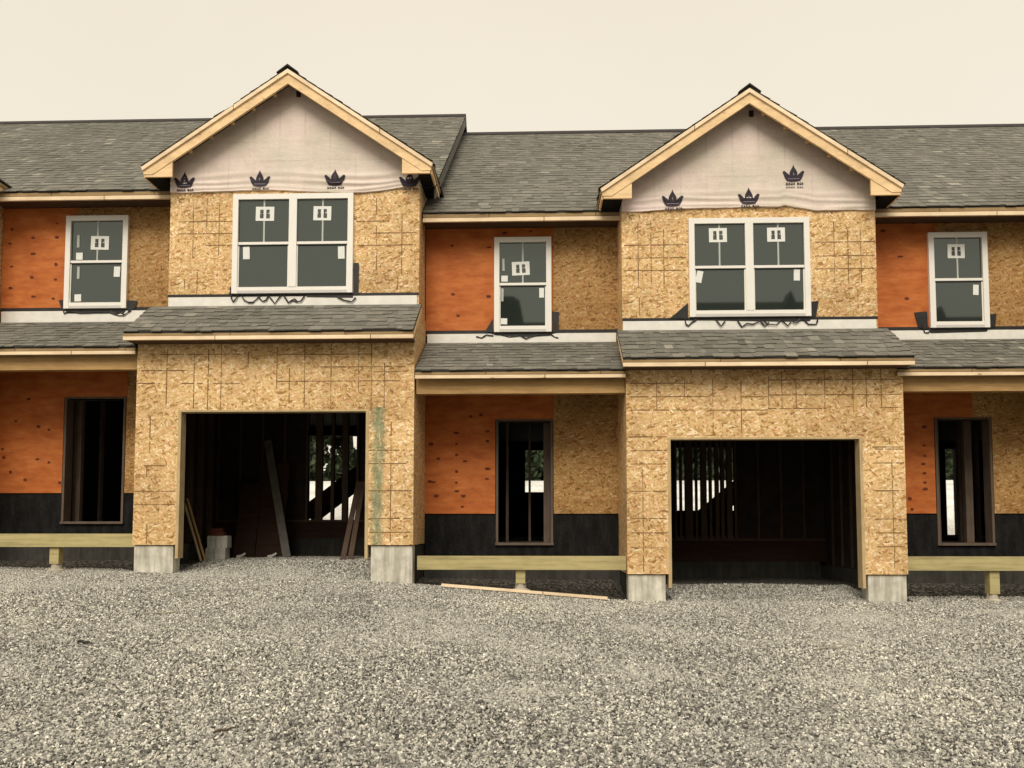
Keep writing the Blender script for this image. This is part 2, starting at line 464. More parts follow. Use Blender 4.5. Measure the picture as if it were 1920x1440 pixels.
def lerp_table(t, x):
    if x <= t[0][0]: return t[0][1]
    for (a, b), (c, d) in zip(t, t[1:]):
        if x <= c: return b + (d - b) * (x - a) / (c - a)
    return t[-1][1]


def sstep(a, b, x):
    t = min(1, max(0, (x - a) / (b - a))); return t * t * (3 - 2 * t)


# ------------------------------------------------------------------ main planes
G, UW, MW, RK, PE, BK = 11.4, 11.9, 12.55, 11.62, 11.1, 20.0    # garage front, upper wall, bay wall, rake, pent eave, back wall
RIDGE_Y, EAVE_Y, RSL = 17.3, 12.1, 0.765
SL = 0.676
DZ = 0.44

# ------------------------------------------------------------------ ground
FRONT = [(-14, .95), (-9, .93), (-6, .886), (-3.4, .83), (-1.8, .735), (-0.6, .65), (1.35, .485), (5.3, .485), (9, .50), (14, .5)]


def gz(x, y, bumps=True):
    f = lerp_table(FRONT, x)
    if y <= 11.3:
        z = f * sstep(2.0, 11.6, y) ** 0.9
    else:
        z = f * sstep(2.0, 11.6, 11.3) ** 0.9
        t = sstep(11.35, 13.0, y)
        if -6.0 < x < -1.83: z += (1.02 - z) * t
        elif 1.34 < x < 5.37: z += (0.655 - z) * t
        elif x < -6.0: z += (1.03 - z) * sstep(11.6, 12.6, y)
        elif x < 1.34: z += (0.74 - z) * sstep(11.6, 12.6, y) if z < 0.74 else 0
        else: z += (0.70 - z) * sstep(11.6, 12.6, y)
        if y > 20.3:
            z = z + (1.15 - z) * sstep(20.3, 21.5, y)
            z += 2.45 * sstep(22.0, 35.0, y)
    if bumps and y < 20:
        z += 0.022 * mnoise.noise((x * 0.9, y * 0.9, 0)) + 0.010 * mnoise.noise((x * 3.1, y * 3.1, 5))
    return z


def grid_mesh(name, xs, ys, zf, mats, mfun=None):
    me = bpy.data.meshes.new(name)
    v = [(x, y, zf(x, y)) for y in ys for x in xs]; nx = len(xs); f = []; mi = []
    for j in range(len(ys) - 1):
        for i in range(nx - 1):
            f.append((j * nx + i, j * nx + i + 1, (j + 1) * nx + i + 1, (j + 1) * nx + i))
            mi.append(mfun((xs[i] + xs[i + 1]) / 2, (ys[j] + ys[j + 1]) / 2) if mfun else 0)
    me.from_pydata(v, [], f)
    for m in mats: me.materials.append(m)
    me.polygons.foreach_set('material_index', mi); me.polygons.foreach_set('use_smooth', [True] * len(f)); me.update()
    o = bpy.data.objects.new(name, me); COL.objects.link(o); return o


xs = [-400, -200, -100, -60, -40, -28, -20] + [(-16 + 0.2 * i) for i in range(161)] + [20, 28, 40, 60, 100, 200, 400]
ys = [-400, -200, -100, -50, -25, -12, -5, -2, 0, 1] + [(2 + 0.2 * i) for i in range(66)] + [15.5, 16, 17, 18, 19, 20, 20.5, 21, 21.5, 22, 23, 24, 25, 26, 28, 30, 32, 34, 36, 40, 60, 100, 200, 400]


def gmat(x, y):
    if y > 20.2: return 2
    if y > 12.35 or (y > 11.6 and (-1.9 < x < 1.34 or x < -6.03 or x > 5.4)): return 1  # porch and garage shade painted as dark ground
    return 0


ground = grid_mesh('ground', xs, ys, gz, [M['gravel'], M['dirt_shade'], M['bank']], gmat)
tag(ground, kind='structure')

# loose stones lying on the gravel (uncountable): points on a patch, one rounded chip each
sx = [(-11.5 + 0.5 * i) for i in range(47)]; sy = [4.3 + 0.4 * i for i in range(25)]
stones = grid_mesh('gravel_stones', sx, sy, lambda x, y: gz(x, y) + 0.004, [M['stone']])
tag(stones, kind='stuff')
_ps = [p for p in stones.data.polygons]
# keep only the wedge in front of the houses
import bmesh
bm = bmesh.new(); bm.from_mesh(stones.data)
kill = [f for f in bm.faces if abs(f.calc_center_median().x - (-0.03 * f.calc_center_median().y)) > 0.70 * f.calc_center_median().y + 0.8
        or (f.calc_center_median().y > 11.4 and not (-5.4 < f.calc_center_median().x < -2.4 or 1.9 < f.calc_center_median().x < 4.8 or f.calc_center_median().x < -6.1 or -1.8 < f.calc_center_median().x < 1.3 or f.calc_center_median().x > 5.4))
        or (f.calc_center_median().y > 11.6 and -1.9 < f.calc_center_median().x < 1.34) or (f.calc_center_median().y > 12.0 and (f.calc_center_median().x < -6 or f.calc_center_median().x > 5.37)) or (f.calc_center_median().y > 12.6 and f.calc_center_median().x > 0)]  # bays and right garage also cleared, baring the shade-coloured ground
bmesh.ops.delete(bm, geom=kill, context='FACES'); bm.to_mesh(stones.data); bm.free()
ng = bpy.data.node_groups.new('scatter', 'GeometryNodeTree')
ng.interface.new_socket('Geometry', in_out='INPUT', socket_type='NodeSocketGeometry')
ng.interface.new_socket('Geometry', in_out='OUTPUT', socket_type='NodeSocketGeometry')
gi = ng.nodes.new('NodeGroupInput'); go = ng.nodes.new('NodeGroupOutput')
dp = ng.nodes.new('GeometryNodeDistributePointsOnFaces'); dp.inputs['Density'].default_value = 2700
ico = ng.nodes.new('GeometryNodeMeshIcoSphere'); ico.inputs['Radius'].default_value = 0.0108; ico.inputs['Subdivisions'].default_value = 1
sp_ = ng.nodes.new('GeometryNodeSetPosition'); nz = ng.nodes.new('ShaderNodeTexNoise'); nz.inputs['Scale'].default_value = 50.0
sub = ng.nodes.new('ShaderNodeVectorMath'); sub.operation = 'SUBTRACT'; sub.inputs[1].default_value = (0.5, 0.5, 0.5)
scl = ng.nodes.new('ShaderNodeVectorMath'); scl.operation = 'SCALE'; scl.inputs['Scale'].default_value = 0.026
ng.links.new(nz.outputs['Color'], sub.inputs[0]); ng.links.new(sub.outputs[0], scl.inputs[0]); ng.links.new(scl.outputs[0], sp_.inputs['Offset'])
ng.links.new(ico.outputs['Mesh'], sp_.inputs['Geometry'])
smn = ng.nodes.new('GeometryNodeSetMaterial'); smn.inputs['Material'].default_value = M['stone']; ng.links.new(sp_.outputs[0], smn.inputs[0])
iop = ng.nodes.new('GeometryNodeInstanceOnPoints')
rr = ng.nodes.new('FunctionNodeRandomValue'); rr.data_type = 'FLOAT_VECTOR'; rr.inputs[1].default_value = (6.28, 6.28, 6.28)
rs = ng.nodes.new('FunctionNodeRandomValue'); rs.data_type = 'FLOAT_VECTOR'; rs.inputs[0].default_value = (0.45, 0.4, 0.35); rs.inputs[1].default_value = (2.0, 1.35, 0.95); rs.inputs['Seed'].default_value = 3
ng.links.new(gi.outputs[0], dp.inputs['Mesh']); ng.links.new(dp.outputs['Points'], iop.inputs['Points']); ng.links.new(smn.outputs[0], iop.inputs['Instance'])
ng.links.new(rr.outputs[0], iop.inputs['Rotation']); ng.links.new(rs.outputs[0], iop.inputs['Scale']); ng.links.new(iop.outputs[0], go.inputs[0])
md = stones.modifiers.new('scatter', 'NODES'); md.node_group = ng

# ------------------------------------------------------------------ survey data (photo points) for printed lines, knots ...
LINES = {
    'A_gar': dict(v=[(314, 655, 765), (365, 660, 765), (391.5, 655, 770), (416, 645, 768), (466, 660, 690), (520, 650, 730), (572, 645, 765), (621.5, 645, 768), (673, 645, 735), (697, 645, 770), (721, 680, 765), (543, 690, 765), (282, 780, 850), (275.6, 872, 895), (275.6, 983, 1020), (733.6, 790, 1016)],
                  h=[(719, 257, 300), (719, 340, 380), (719, 400, 450), (695, 265, 350), (665, 300, 450), (921, 252, 328), (946, 252, 328), (873, 270, 310), (688, 600, 760), (715, 520, 755), (665, 520, 700), (697, 700, 750), (844, 690, 760), (869, 690, 762), (920, 690, 772), (972, 692, 772), (998, 692, 770)]),
    'B_gar': dict(v=[(1231, 715, 770), (1283, 710, 745), (1336, 710, 815), (1389, 715, 815), (1440.6, 705, 767), (1465, 695, 767), (1492, 710, 767), (1545, 690, 767), (1598, 690, 767), (1623, 690, 763), (1651, 690, 763), (1672, 862, 1072), (1205, 880, 1072), (1668, 822, 834)],
                  h=[(744, 1180, 1340), (744, 1390, 1440), (769, 1180, 1300), (769, 1330, 1440), (819, 1180, 1250), (845, 1182, 1250), (870, 1182, 1250), (921, 1182, 1250), (972, 1184, 1250), (999, 1184, 1250), (1027, 1184, 1250), (719, 1180, 1300), (766, 1440, 1550), (764, 1650, 1690), (740.6, 1440, 1690), (712.5, 1440, 1690), (838, 1635, 1694), (842, 1640, 1694), (868, 1636, 1695), (920, 1640, 1696), (973, 1640, 1697), (999, 1642, 1697), (1025, 1644, 1697)]),
    'A_up': dict(v=[(363.5, 385, 485), (388.7, 372, 425), (412, 380, 480), (370, 510, 550), (346, 525, 542), (706, 372, 400), (706, 425, 462), (706, 478, 505), (754, 400, 515), (746, 520, 545)],
                 h=[(416, 335, 436), (438.7, 335, 436), (460, 385, 436), (415, 668, 730), (437, 700, 782), (460, 670, 780)]),
    'B_up': dict(v=[(1196, 420, 540), (1220, 412, 535), (1244, 430, 540), (1199, 558, 592), (1562.6, 415, 530), (1589, 430, 530), (1613, 430, 530), (1608, 542, 560)],
                 h=[(460, 1170, 1286), (484, 1170, 1286), (507.5, 1170, 1286), (454, 1528, 1640), (480, 1528, 1640), (504, 1528, 1640)]),
}
KNOTS = {
    'A_up': [(23, 430), (107, 419), (107, 445), (62, 446), (19, 457), (62, 476), (105, 496), (104, 524), (60, 520), (22, 500), (20, 540), (100, 560), (63, 556)],
    'B_up': [(848, 461), (917, 464), (946, 437), (995, 434), (849, 552), (916, 556), (859, 592)],
    'C_up': [(1712, 418), (1655, 433), (1688, 481), (1700, 560)],
    'A_lo': [(5, 842), (7, 858), (70, 861), (92, 867), (47, 900), (72, 800), (92, 806), (54, 748), (20, 885), (30, 790), (112, 905)],
    'B_lo': [(808, 833), (806, 903), (812, 904), (856, 812), (856, 832), (856, 853), (856, 884), (856, 905), (857, 921), (868, 930), (867, 950), (914, 809), (914, 827), (914, 879), (913, 898), (883, 781), (902, 778), (822, 860), (872, 865), (818, 930)],
    'C_lo': [(1733, 800), (1733, 835), (1734, 855), (1733, 887), (1734, 905), (1735, 917), (1706, 935), (1710, 955), (1731, 870)],
}


def ink_lines(mb, key, Y, mi=1):
    d = LINES.get(key)
    if not d: return
    for px, y0, y1 in d['v']:
        x, _ = at(px, y0, Y); _, z0 = at(px, y0, Y); _, z1 = at(px, y1, Y)
        z = z0
        while z > z1:                           # a printed line, worn and broken
            seg = random.uniform(0.10, 0.35); e = max(z1, z - seg); w = random.uniform(0.004, 0.0085)
            mb.face([(x - w, Y - .0025, e), (x + w, Y - .0025, e), (x + w, Y - .0025, z), (x - w, Y - .0025, z)], mi)
            z = e - (random.uniform(0.012, 0.05) if random.random() < .6 else 0.0)
    for py, x0, x1 in d['h']:
        a, z = at(x0, py, Y); b, _ = at(x1, py, Y)
        while a < b:
            seg = random.uniform(0.10, 0.35); e = min(b, a + seg); w = random.uniform(0.004, 0.0085)
            mb.face([(a, Y - .003, z - w), (e, Y - .003, z - w), (e, Y - .003, z + w), (a, Y - .003, z + w)], mi)
            a = e + (random.uniform(0.012, 0.05) if random.random() < .6 else 0.0)


def knots(mb, key, Y, mi=1):
    for px, py in KNOTS.get(key, []):
        x, z = at(px, py, Y); a = random.uniform(.028, .050); b = random.uniform(.018, .031); n = 9
        mb.face([(x + math.cos(2 * math.pi * i / n) * a * random.uniform(.75, 1.15), Y - .003, z + math.sin(2 * math.pi * i / n) * b * random.uniform(.75, 1.15)) for i in range(n)], mi)


# ------------------------------------------------------------------ windows
def sticker(win, x0, x1, z0, z1, y, name='sticker', marks=False, tilt=0.0, mat='paper'):
    mb = MB(); mb.box(x0, x1, y - .003, y, z0, z1)
    if marks:
        w, h = x1 - x0, z1 - z0
        for cx, cz, ww, hh in ((.33, .66, .09, .13), (.33, .34, .10, .16), (.66, .68, .09, .12), (.67, .34, .10, .17), (.36, .5, .03, .05), (.62, .52, .03, .05)):
            mb.box(x0 + w * (cx - ww), x0 + w * (cx + ww), y - .0045, y - .003, z0 + h * (cz - hh), z0 + h * (cz + hh), 1)
    if tilt:
        cx, cz = (x0 + x1) / 2, (z0 + z1) / 2; c, s = math.cos(tilt), math.sin(tilt)
        mb.v = [(cx + (a - cx) * c - (d - cz) * s, b, cz + (a - cx) * s + (d - cz) * c) for a, b, d in mb.v]
    return mb.build(name, [M[mat], M['mark']], win)


def window(root, Y, x0, x1, z0, z1, double=False):
    """white vinyl double hung window; returns part and the glass plane"""
    fr = 0.085; yf = Y - 0.055; yg = Y - 0.016
    mb = MB()
    mb.box(x0, x0 + fr, yf, Y, z0, z1); mb.box(x1 - fr, x1, yf, Y, z0, z1)
    mb.box(x0 + fr, x1 - fr, yf + .001, Y, z1 - fr, z1)
    mb.box(x0 + fr, x1 - fr, yf + .001, Y, z0, z0 + .045, 1); mb.box(x0 + fr, x1 - fr, yf + .008, Y, z0 + .045, z0 + .10)
    lights = [(x0 + fr, x1 - fr)]
    if double:
        xm = (x0 + x1) / 2; mb.box(xm - .062, xm + .062, yf + .002, Y, z0 + .10, z1 - fr)
        lights = [(x0 + fr, xm - .062), (xm + .062, x1 - fr)]
    win = mb.build('window', [M['vinyl'], M['sill']], root)
    zr = z0 + (z1 - z0) * 0.505
    for a, b in lights:
        s = MB(); s.box(a, b, yf + .022, Y - .005, zr - .021, zr + .021); s.box(a, b, yf + .016, yf + .03, zr - .036, zr - .0215, 1)
        s.box(a, a + .018, yf + .024, Y - .006, z0 + .10, zr - .036); s.box(b - .018, b, yf + .024, Y - .006, z0 + .10, zr - .036)
        s.build('meeting_rail', [M['vinyl'], M['gasket']], win)
        for c, d in ((zr + .021, z1 - fr), (z0 + .10, zr - .022)):
            g = MB(); g.box(a, b, yg, Y - .004, c, d); pane = g.build('pane', M['glass'], win)
        k = MB(); xm = (a + b) / 2; k.box(xm - .0125, xm + .0125, yg - .004, yg - .0004, zr + .021, z1 - fr); k.build('glazing_bar', M['grille'], win)
    return win, yg - .005


def stick_px(win, Y, r, **kw):
    a, z1 = at(r[0], r[1], Y); b, z0 = at(r[2], r[3], Y)
    return sticker(win, a, b, z0, z1, Y, **kw)


def crown_emblem(wrap, px, py, Y, w=0.335, clip=None, extra=False, surf=None):
    """printed crown mark with rows of worn small print below"""
    x, z = at(px, py, Y); mb = MB()
    half = [(0, .80), (.03, .70), (.07, .62), (.14, .50), (.185, .38), (.175, .28), (.215, .20), (.28, .20), (.335, .27), (.375, .40), (.365, .445), (.41, .49), (.475, .475), (.50, .42), (.465, .36), (.43, .24), (.37, .12), (.30, .02), (.15, -.01), (0, -.02)]
    pts = half + [(-a, b) for a, b in half[-2:0:-1]]
    zs = z - .36 * w
    lim = clip if clip is not None else 1e9
    P = lambda a, b, d=0: (min(x + a * w, lim), min(surf(min(x + a * w, lim), zs + b * w), surf(x, zs + b * w)) - .009 - d * 3, zs + b * w)
    # centre fan keeps the concave outline clean
    n = len(pts); c = P(0, .12)
    for i in range(n):
        mb.face([c, P(*pts[i]), P(*pts[(i + 1) % n])][::-1], 0)
    if x + .5 * w < lim:
        mb.face([P(-.04, .33, .0015), P(0, .25, .0015), P(.04, .33, .0015), P(0, .41, .0015)], 1)
        mb.face([P(-.26, .085, .0015), P(.26, .085, .0015), P(.28, .12, .0015), P(-.28, .12, .0015)], 1)
    for row, (zz, hh, k) in enumerate(((-.17, .105, 0), (-.32, .07, 1))):
        if row and not extra: continue
        a = -.36
        for q, wd in enumerate((.10, .08, .11, .07, 0, .10, .09, .06)):
            if wd and x + (a + wd) * w < lim:
                mb.face([P(a, zz), P(a + wd, zz), P(a + wd * .9, zz + hh * random.uniform(.7, 1.1)), P(a + .01, zz + hh)], k)
                if q % 2 == 0: mb.face([P(a + wd * .35, zz + hh * .35, .001), P(a + wd * .65, zz + hh * .35, .001), P(a + wd * .65, zz + hh * .7, .001), P(a + wd * .35, zz + hh * .7, .001)], 2)
            a += (wd or .06) + .018
    return mb.build('crown_emblem', [M['logo'], M['logo_pale'], M['wrap']], wrap)


# ------------------------------------------------------------------ townhouse
def townhouse(key, label, dz, xc, gx, op, bay, main, ext, cfg):
    """key; gable centre xc; garage x range gx; garage door opening op; bay x range (or None); main roof x range"""
    g0, g1 = gx
    root = empty('townhouse', (xc, G, lerp_table(FRONT, xc)), label, 'house', 'row of townhouses under construction')
    zf = 0.89 + (0.42 if dz else 0)             # underside of the sheathing
    hdr = 2.893 + dz
    zfl = 1.32 + (0.345 if dz else 0)           # floor level
    ux0, ux1 = xc - 1.985, xc + 1.965
    if key == 'B': ux0, ux1 = 1.345, 5.258
    if key == 'A': ux0, ux1 = -5.82, -1.83
    # ---- upper gable wall
    ze = 6.72 + dz                               # rake tip height at half width
    hw = 2.273
    za = 8.31 + dz
    mb = MB()
    zin = lambda x: za - abs(x - xc) * SL - 0.20
    mb.prism([(ux0, 4.5 + dz), (ux1, 4.5 + dz), (ux1, zin(ux1)), (xc, zin(xc)), (ux0, zin(ux0))], UW, MW + .1)
    ink_lines(mb, key + '_up', UW)
    mb.build('upper_wall', [M['osb'], M['ink']], root)
    # ---- house wrap on the gable
    nx, nzr = 90, 46; edge = cfg.get('wrap') or [(ux0, 6.5 + dz), (ux1, 6.5 + dz)]
    def wrap_y(x, z):
        dzb = z - lerp_table(edge, x)
        fold = 0.016 * math.exp(-((dzb - 0.05 - .03 * mnoise.noise((x * .8, 1, xc))) / .030) ** 2) + 0.018 * math.exp(-((dzb - 0.15 - .05 * mnoise.noise((x * .7, 3, xc))) / .028) ** 2) + 0.012 * math.exp(-((dzb - 0.26 + .06 * mnoise.noise((x * .6, 7, xc))) / .04) ** 2)
        fold *= 0.8 + 1.3 * mnoise.noise((x * .9, 9, xc + z))
        return UW - 0.012 - max(0, fold) - 0.006 * (1 + mnoise.noise((x * 2.5, z * 2.5, xc))) - 0.010 * max(0, 1 - max(0, dzb) / .03) * (1 + mnoise.noise((x * 3, 2, xc)))
    wv = []; wf = []
    for j in range(nzr + 1):
        for i in range(nx + 1):
            x = ux0 + (ux1 - ux0) * i / nx
            zb = lerp_table(edge, x) + 0.006 * mnoise.noise((x * 9, 0, xc)); zt = zin(x) + .115
            t = (j / nzr) ** 1.5; z = zb + (zt - zb) * t
            wv.append((x, wrap_y(x, z), z))
    wb = MB(); wb.v = wv
    for j in range(nzr):
        for i in range(nx):
            k = j * (nx + 1) + i; wb.f.append((k, k + 1, k + nx + 2, k + nx + 1)); wb.m.append(0); wb.t.append(.5)
    # turned back bottom hem and wrapped corners
    for i in range(nx):
        a, b = wv[i], wv[i + 1]; wb.face([(a[0], UW - .001, a[2] - .004), (b[0], UW - .001, b[2] - .004), b, a])
    for sx_, xx in ((-1, ux0), (1, ux1)):
        zb = lerp_table(edge, xx); q = [(xx + sx_ * .006, UW - .012, zb), (xx + sx_ * .006, MW + .05, zb + .02), (xx + sx_ * .006, MW + .05, zin(xx)), (xx + sx_ * .006, UW - .012, zin(xx) + .02)]
        wb.face(q if sx_ > 0 else q[::-1])
    wrap = wb.build('house_wrap', M['wrap'], root, smooth=True)
    for (px, py, *o) in cfg.get('crowns', []):
        crown_emblem(wrap, px, py, UW - .034, surf=wrap_y, clip=(ux1 if 'clip' in o else None), extra=('extra' in o))
    if cfg.get('hole'):
        x, z = at(*cfg['hole'], UW - .03); h = MB(); h.box(x - .035, x + .03, UW - .04, UW - .005, z - .05, z + .045); h.build('wall_bracket', M['edge'], wrap)
    # ---- gable roof: deck, shingles, ridge cap
    yb = EAVE_Y + (za - (6.62 + dz)) / RSL + 0.25
    gr = MB()
    zlo = za - hw * SL
    gr.prism([(xc, za - .005), (xc + hw, zlo - .005), (xc + hw, zlo - .024), (xc, za - .024), (xc - hw, zlo - .024), (xc - hw, zlo - .005)], RK - .012, yb, 'y', 1)
    L = yb - RK + .03; V = math.hypot(hw, hw * SL) + .02
    for sg in (-1, 1):
        gr.shingles((xc + sg * (hw + .02), RK - .03, zlo - .02 * SL - .004), (0, 1, 0), (-sg, 0, SL), L, V, 0)
    groof = gr.build('gable_roof', [M['shingle'], M['edge']], root)
    rc = MB(); rc.prism([(xc - .17, za - .17 * SL + .02), (xc, za + .022), (xc + .17, za - .17 * SL + .02), (xc + .17, za - .17 * SL + .035), (xc, za + .05), (xc - .17, za - .17 * SL + .035)], RK - .045, yb)
    rc.build('ridge_cap', M['edge'], groof)
    # ---- rake boards, trims, returns, side eaves
    cs = 1 / math.hypot(1, SL)
    for sg in (-1, 1):
        off = lambda d, a: (xc + sg * a, za - abs(a) * SL - d / cs)        # point at distance d below the roof line
        t1, t2, t3 = .021, .074, .205
        b = MB(); b.prism([off(t1, 0), off(t1, hw + .012), off(t2, hw - .01), off(t2, 0)], RK - .034, RK + .02)
        b.build('rake_trim', M['pine_pale'], root)
        b = MB(); b.prism([off(t2, 0), off(t2, hw - .01), (xc + sg * (hw - .02), off(t2, hw - .02)[1] - .06), off(t3, hw - .16), off(t3, 0)], RK - .008, RK + .03)
        b.build('rake_board', M['pine_rake'], root)
        xi = xc + sg * (1.985 - .18)                        # boxed eave return ends over the wall
        zb = zlo - .175
        b = MB(); b.prism([(xc + sg * (hw - .035), zb), (xc + sg * (hw - .035), zb + .085), (xi, za - abs(xi - xc) * SL - t3 / cs + .01), (xi, zb)], RK + .001, RK + .034)
        b.build('eave_return', M['pine'], root)
        b = MB(); xs_ = xc + sg * hw
        b.box(xs_ - sg * .03, xs_ - sg * .005, RK + .035, EAVE_Y + .45, zlo - .175, zlo - .05)
        b.box(xs_ - sg * .004, xs_ + sg * .012, RK + .021, EAVE_Y + .45, zlo - .10, zlo - .045, 1)
        b.build('eave_fascia', [M['pine'], M['pine_dark']], root)
        b = MB(); wx = ux1 if sg > 0 else ux0
        b.box(xs_ - sg * .031, wx + sg * .008, RK + .04, EAVE_Y + .45, zlo - .168, zlo - .155)
        b.build('soffit', M['membrane'], root)  # shade under the gable eave put into the black colour
        for k in (range(6) if (key not in 'AB' or (sg < 0) == (key == 'A')) else ()):      # ends of the lookouts under the rake
            a = .22 + k * .33
            p = off(t3 + .012, a); b = MB(); b.box(p[0] - .022, p[0] + .022, RK + .031, RK + .07, p[1] - .012, p[1] + .03)
            b.build('lookout', M['beam'], root)
        b = MB(); b.prism([off(.05, 0), off(.05, hw - .03), off(.062, hw - .03), off(.062, 0)], RK + .035, UW + .02)
        b.build('rake_soffit', M['stud_grey'], root)
    # ---- main roof
    m0, m1 = main; ez = 6.62 + dz; rz = ez + (RIDGE_Y - EAVE_Y) * RSL
    mr = MB()
    mr.prism([(EAVE_Y, ez - .005), (RIDGE_Y, rz - .005), (2 * RIDGE_Y - EAVE_Y, ez - .005), (2 * RIDGE_Y - EAVE_Y, ez - .04), (RIDGE_Y, rz - .04), (EAVE_Y, ez - .04)], m0, m1, 'x', 1)
    mr.shingles((m0, EAVE_Y - .02, ez - .02 * RSL), (1, 0, 0), (0, 1, RSL), m1 - m0, math.hypot(RIDGE_Y - EAVE_Y, rz - ez), 0, expo=0.18, lift=.009)
    mroof = mr.build('main_roof', [M['shingle'], M['edge']], root)
    rc = MB(); rc.prism([(RIDGE_Y - .15, rz - .15 * RSL + .012), (RIDGE_Y, rz + .02), (RIDGE_Y + .15, rz - .15 * RSL + .012), (RIDGE_Y + .15, rz - .15 * RSL + .032), (RIDGE_Y, rz + .045), (RIDGE_Y - .15, rz - .15 * RSL + .032)], m0, m1, 'x')
    rc.build('ridge_cap', M['edge'], mroof)
    if key in ('A', 'C'):                                    # free rake at the right end
        b = MB(); b.prism([(EAVE_Y + .02, ez - .045), (RIDGE_Y, rz - .045), (RIDGE_Y, rz - .26), (EAVE_Y + .02, ez - .22)], m1 - .03, m1 - .005, 'x')
        b.build('rake_board', M['greywood'], root)
        b = MB(); b.prism([(MW, 6.0 + dz), (2 * RIDGE_Y - MW, 6.0 + dz), (2 * RIDGE_Y - MW, ez + .2), (RIDGE_Y, rz - .1), (MW, ez + .2)], g1 - .12, g1 - .01, 'x')
        b.build('end_wall', M['osb_old'], root)
    if bay:
        b0, b1 = bay
        s0, s1 = b0 + .27, b1 - .0
        s0 = b0 + .01
        b = MB(); b.box(s0, b1 + .2 - .012, EAVE_Y - .004, EAVE_Y + .03, ez - .095, ez - .042); b.build('eave_trim', M['pine_dark'], root)
        b = MB(); b.box(s0, b1 + .2 - .012, EAVE_Y - .012, EAVE_Y + .03, ez - .165, ez - .106); b.build('eave_fascia', M['pine_pale'], root)
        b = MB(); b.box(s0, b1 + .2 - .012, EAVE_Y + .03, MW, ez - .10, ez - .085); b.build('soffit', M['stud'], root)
        # ---- bay upper wall
        sp = cfg['split_up']
        zb, zt = 4.72 + dz, ez - .105
        b = MB(); b.box(b0, b1, MW + .02, MW + .15, 3.6 + dz, zt + .1); b.build('bay_framing', M['dark_in'], root)
        b = MB(); b.box(b0, sp, MW, MW + .018, zb, zt); knots(b, key + '_up', MW); b.build('orange_panel', [M['orange'], M['knot']], root)
        b = MB(); b.box(sp + .003, b1, MW + .001, MW + .018, zb, zt); b.build('strand_panel', M['osb_old'], root)
        # tape + flashing above the porch roof
        zt2 = 4.745 + dz
        b = MB(); b.box(b0, b1, MW - .006, MW - .001, zt2 + .005, zt2 + .06); b.build('black_tape', M['tape'], root)
        b = MB(); b.box(b0 + 0.03, b1 - .03, MW - .014, MW - .003, 4.50 + dz, zt2); b.build('white_flashing', M['flash'], root)
        # ---- porch roof
        pz, sl = 3.915 + (0.40 if dz else 0), 0.575
        pe = 11.35
        b = MB(); pzt = pz + (MW - pe) * sl
        pr0, pr1 = b0 + .02, b1 - .02
        if key == 'A': pr1 = g0 - .01
        b.prism([(pe, pz - .005), (MW, pzt - .005), (MW, pzt - .04), (pe, pz - .04)], pr0, pr1, 'x', 1)
        b.shingles((pr0, pe - .02, pz - .012), (1, 0, 0), (0, 1, sl), pr1 - pr0, math.hypot(MW - pe, (MW - pe) * sl), 0, expo=.14, lift=.013)
        b.build('porch_roof', [M['shingle'], M['edge']], root)
        b = MB(); b.box(pr0, pr1, pe - .002, pe + .03, pz - .077, pz - .042); b.build('porch_trim', M['pine_dark'], root)
        b = MB(); b.box(pr0, pr1, pe - .012, pe + .03, pz - .135, pz - .086); b.build('porch_fascia', M['pine_pale'], root)
        b = MB(); b.box(pr0, pr1, pe + .12, pe + .26, pz - .345, pz - .10); b.build('porch_beam', M['beam'], root)
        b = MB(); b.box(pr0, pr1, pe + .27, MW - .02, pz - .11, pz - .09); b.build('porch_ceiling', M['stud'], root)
        # ---- bay lower wall with door opening
        d0, d1 = cfg['door']; dt = 3.298 + (0.405 if dz else 0); db = zfl; zm = 1.79 + (0.345 if dz else 0)
        so = cfg['split_lo']
        b = MB()
        b.box(b0, d0, MW + .02, MW + .14, .3, 3.6 + dz); b.box(d1, b1, MW + .02, MW + .14, .3, 3.6 + dz)
        b.box(d0, d1, MW + .02, MW + .14, dt, 3.6 + dz); b.box(d0, d1, MW + .02, MW + .14, .3, db - .02)
        b.build('membrane_wall', M['membrane'], root)
        ztop = pzt - .1
        b = MB(); b.box(b0, d0 - .012, MW, MW + .018, zm, ztop)
        b.box(d0 - .0115, so, MW, MW + .018, dt + .035, ztop)
        knots(b, key + '_lo', MW); b.build('orange_panel', [M['orange'], M['knot']], root)
        b = MB(); b.box(d1 + .012, b1, MW + .001, MW + .018, zm, dt + .034); b.box(so + .003, b1, MW + .001, MW + .018, dt + .0345, ztop)
        b.build('strand_panel', M['osb_old'], root)
        # door frame: rough studs, sill
        b = MB(); b.box(d0, d0 + .035, MW - .004, MW + .2, db, dt); b.box(d1 - .035, d1, MW - .004, MW + .2, db, dt)
        b.box(d0, d1, MW - .003, MW + .2, dt - .0, dt + .035); b.box(d0 - .01, d1 + .01, MW - .02, MW + .2, db - .04, db)
        b.build('door_frame', M['stud_grey'], root)
        for px, w, yy in cfg.get('door_studs', []):
            x, _ = at(px, 880, yy); b = MB(); b.box(x - w / 2, x + w / 2, yy, yy + .09, zfl, 3.6 + dz); b.build('stud', M['stud_grey'], root)
        # concrete below, rim beam, post on a footing
        b = MB(); b.box(b0, b1, MW - .03, MW + .14, .1, .98 + (0.36 if dz else 0)); b.build('bay_foundation', M['darkconc'], root)
        rz0, rz1 = (.944, 1.148) if not dz else (1.276, 1.475)
        b = MB(); b.box(b0 + .05, b1 - .02, G + .08, G + .12, rz0, rz1); b.build('porch_rim_beam', M['treated'], root)
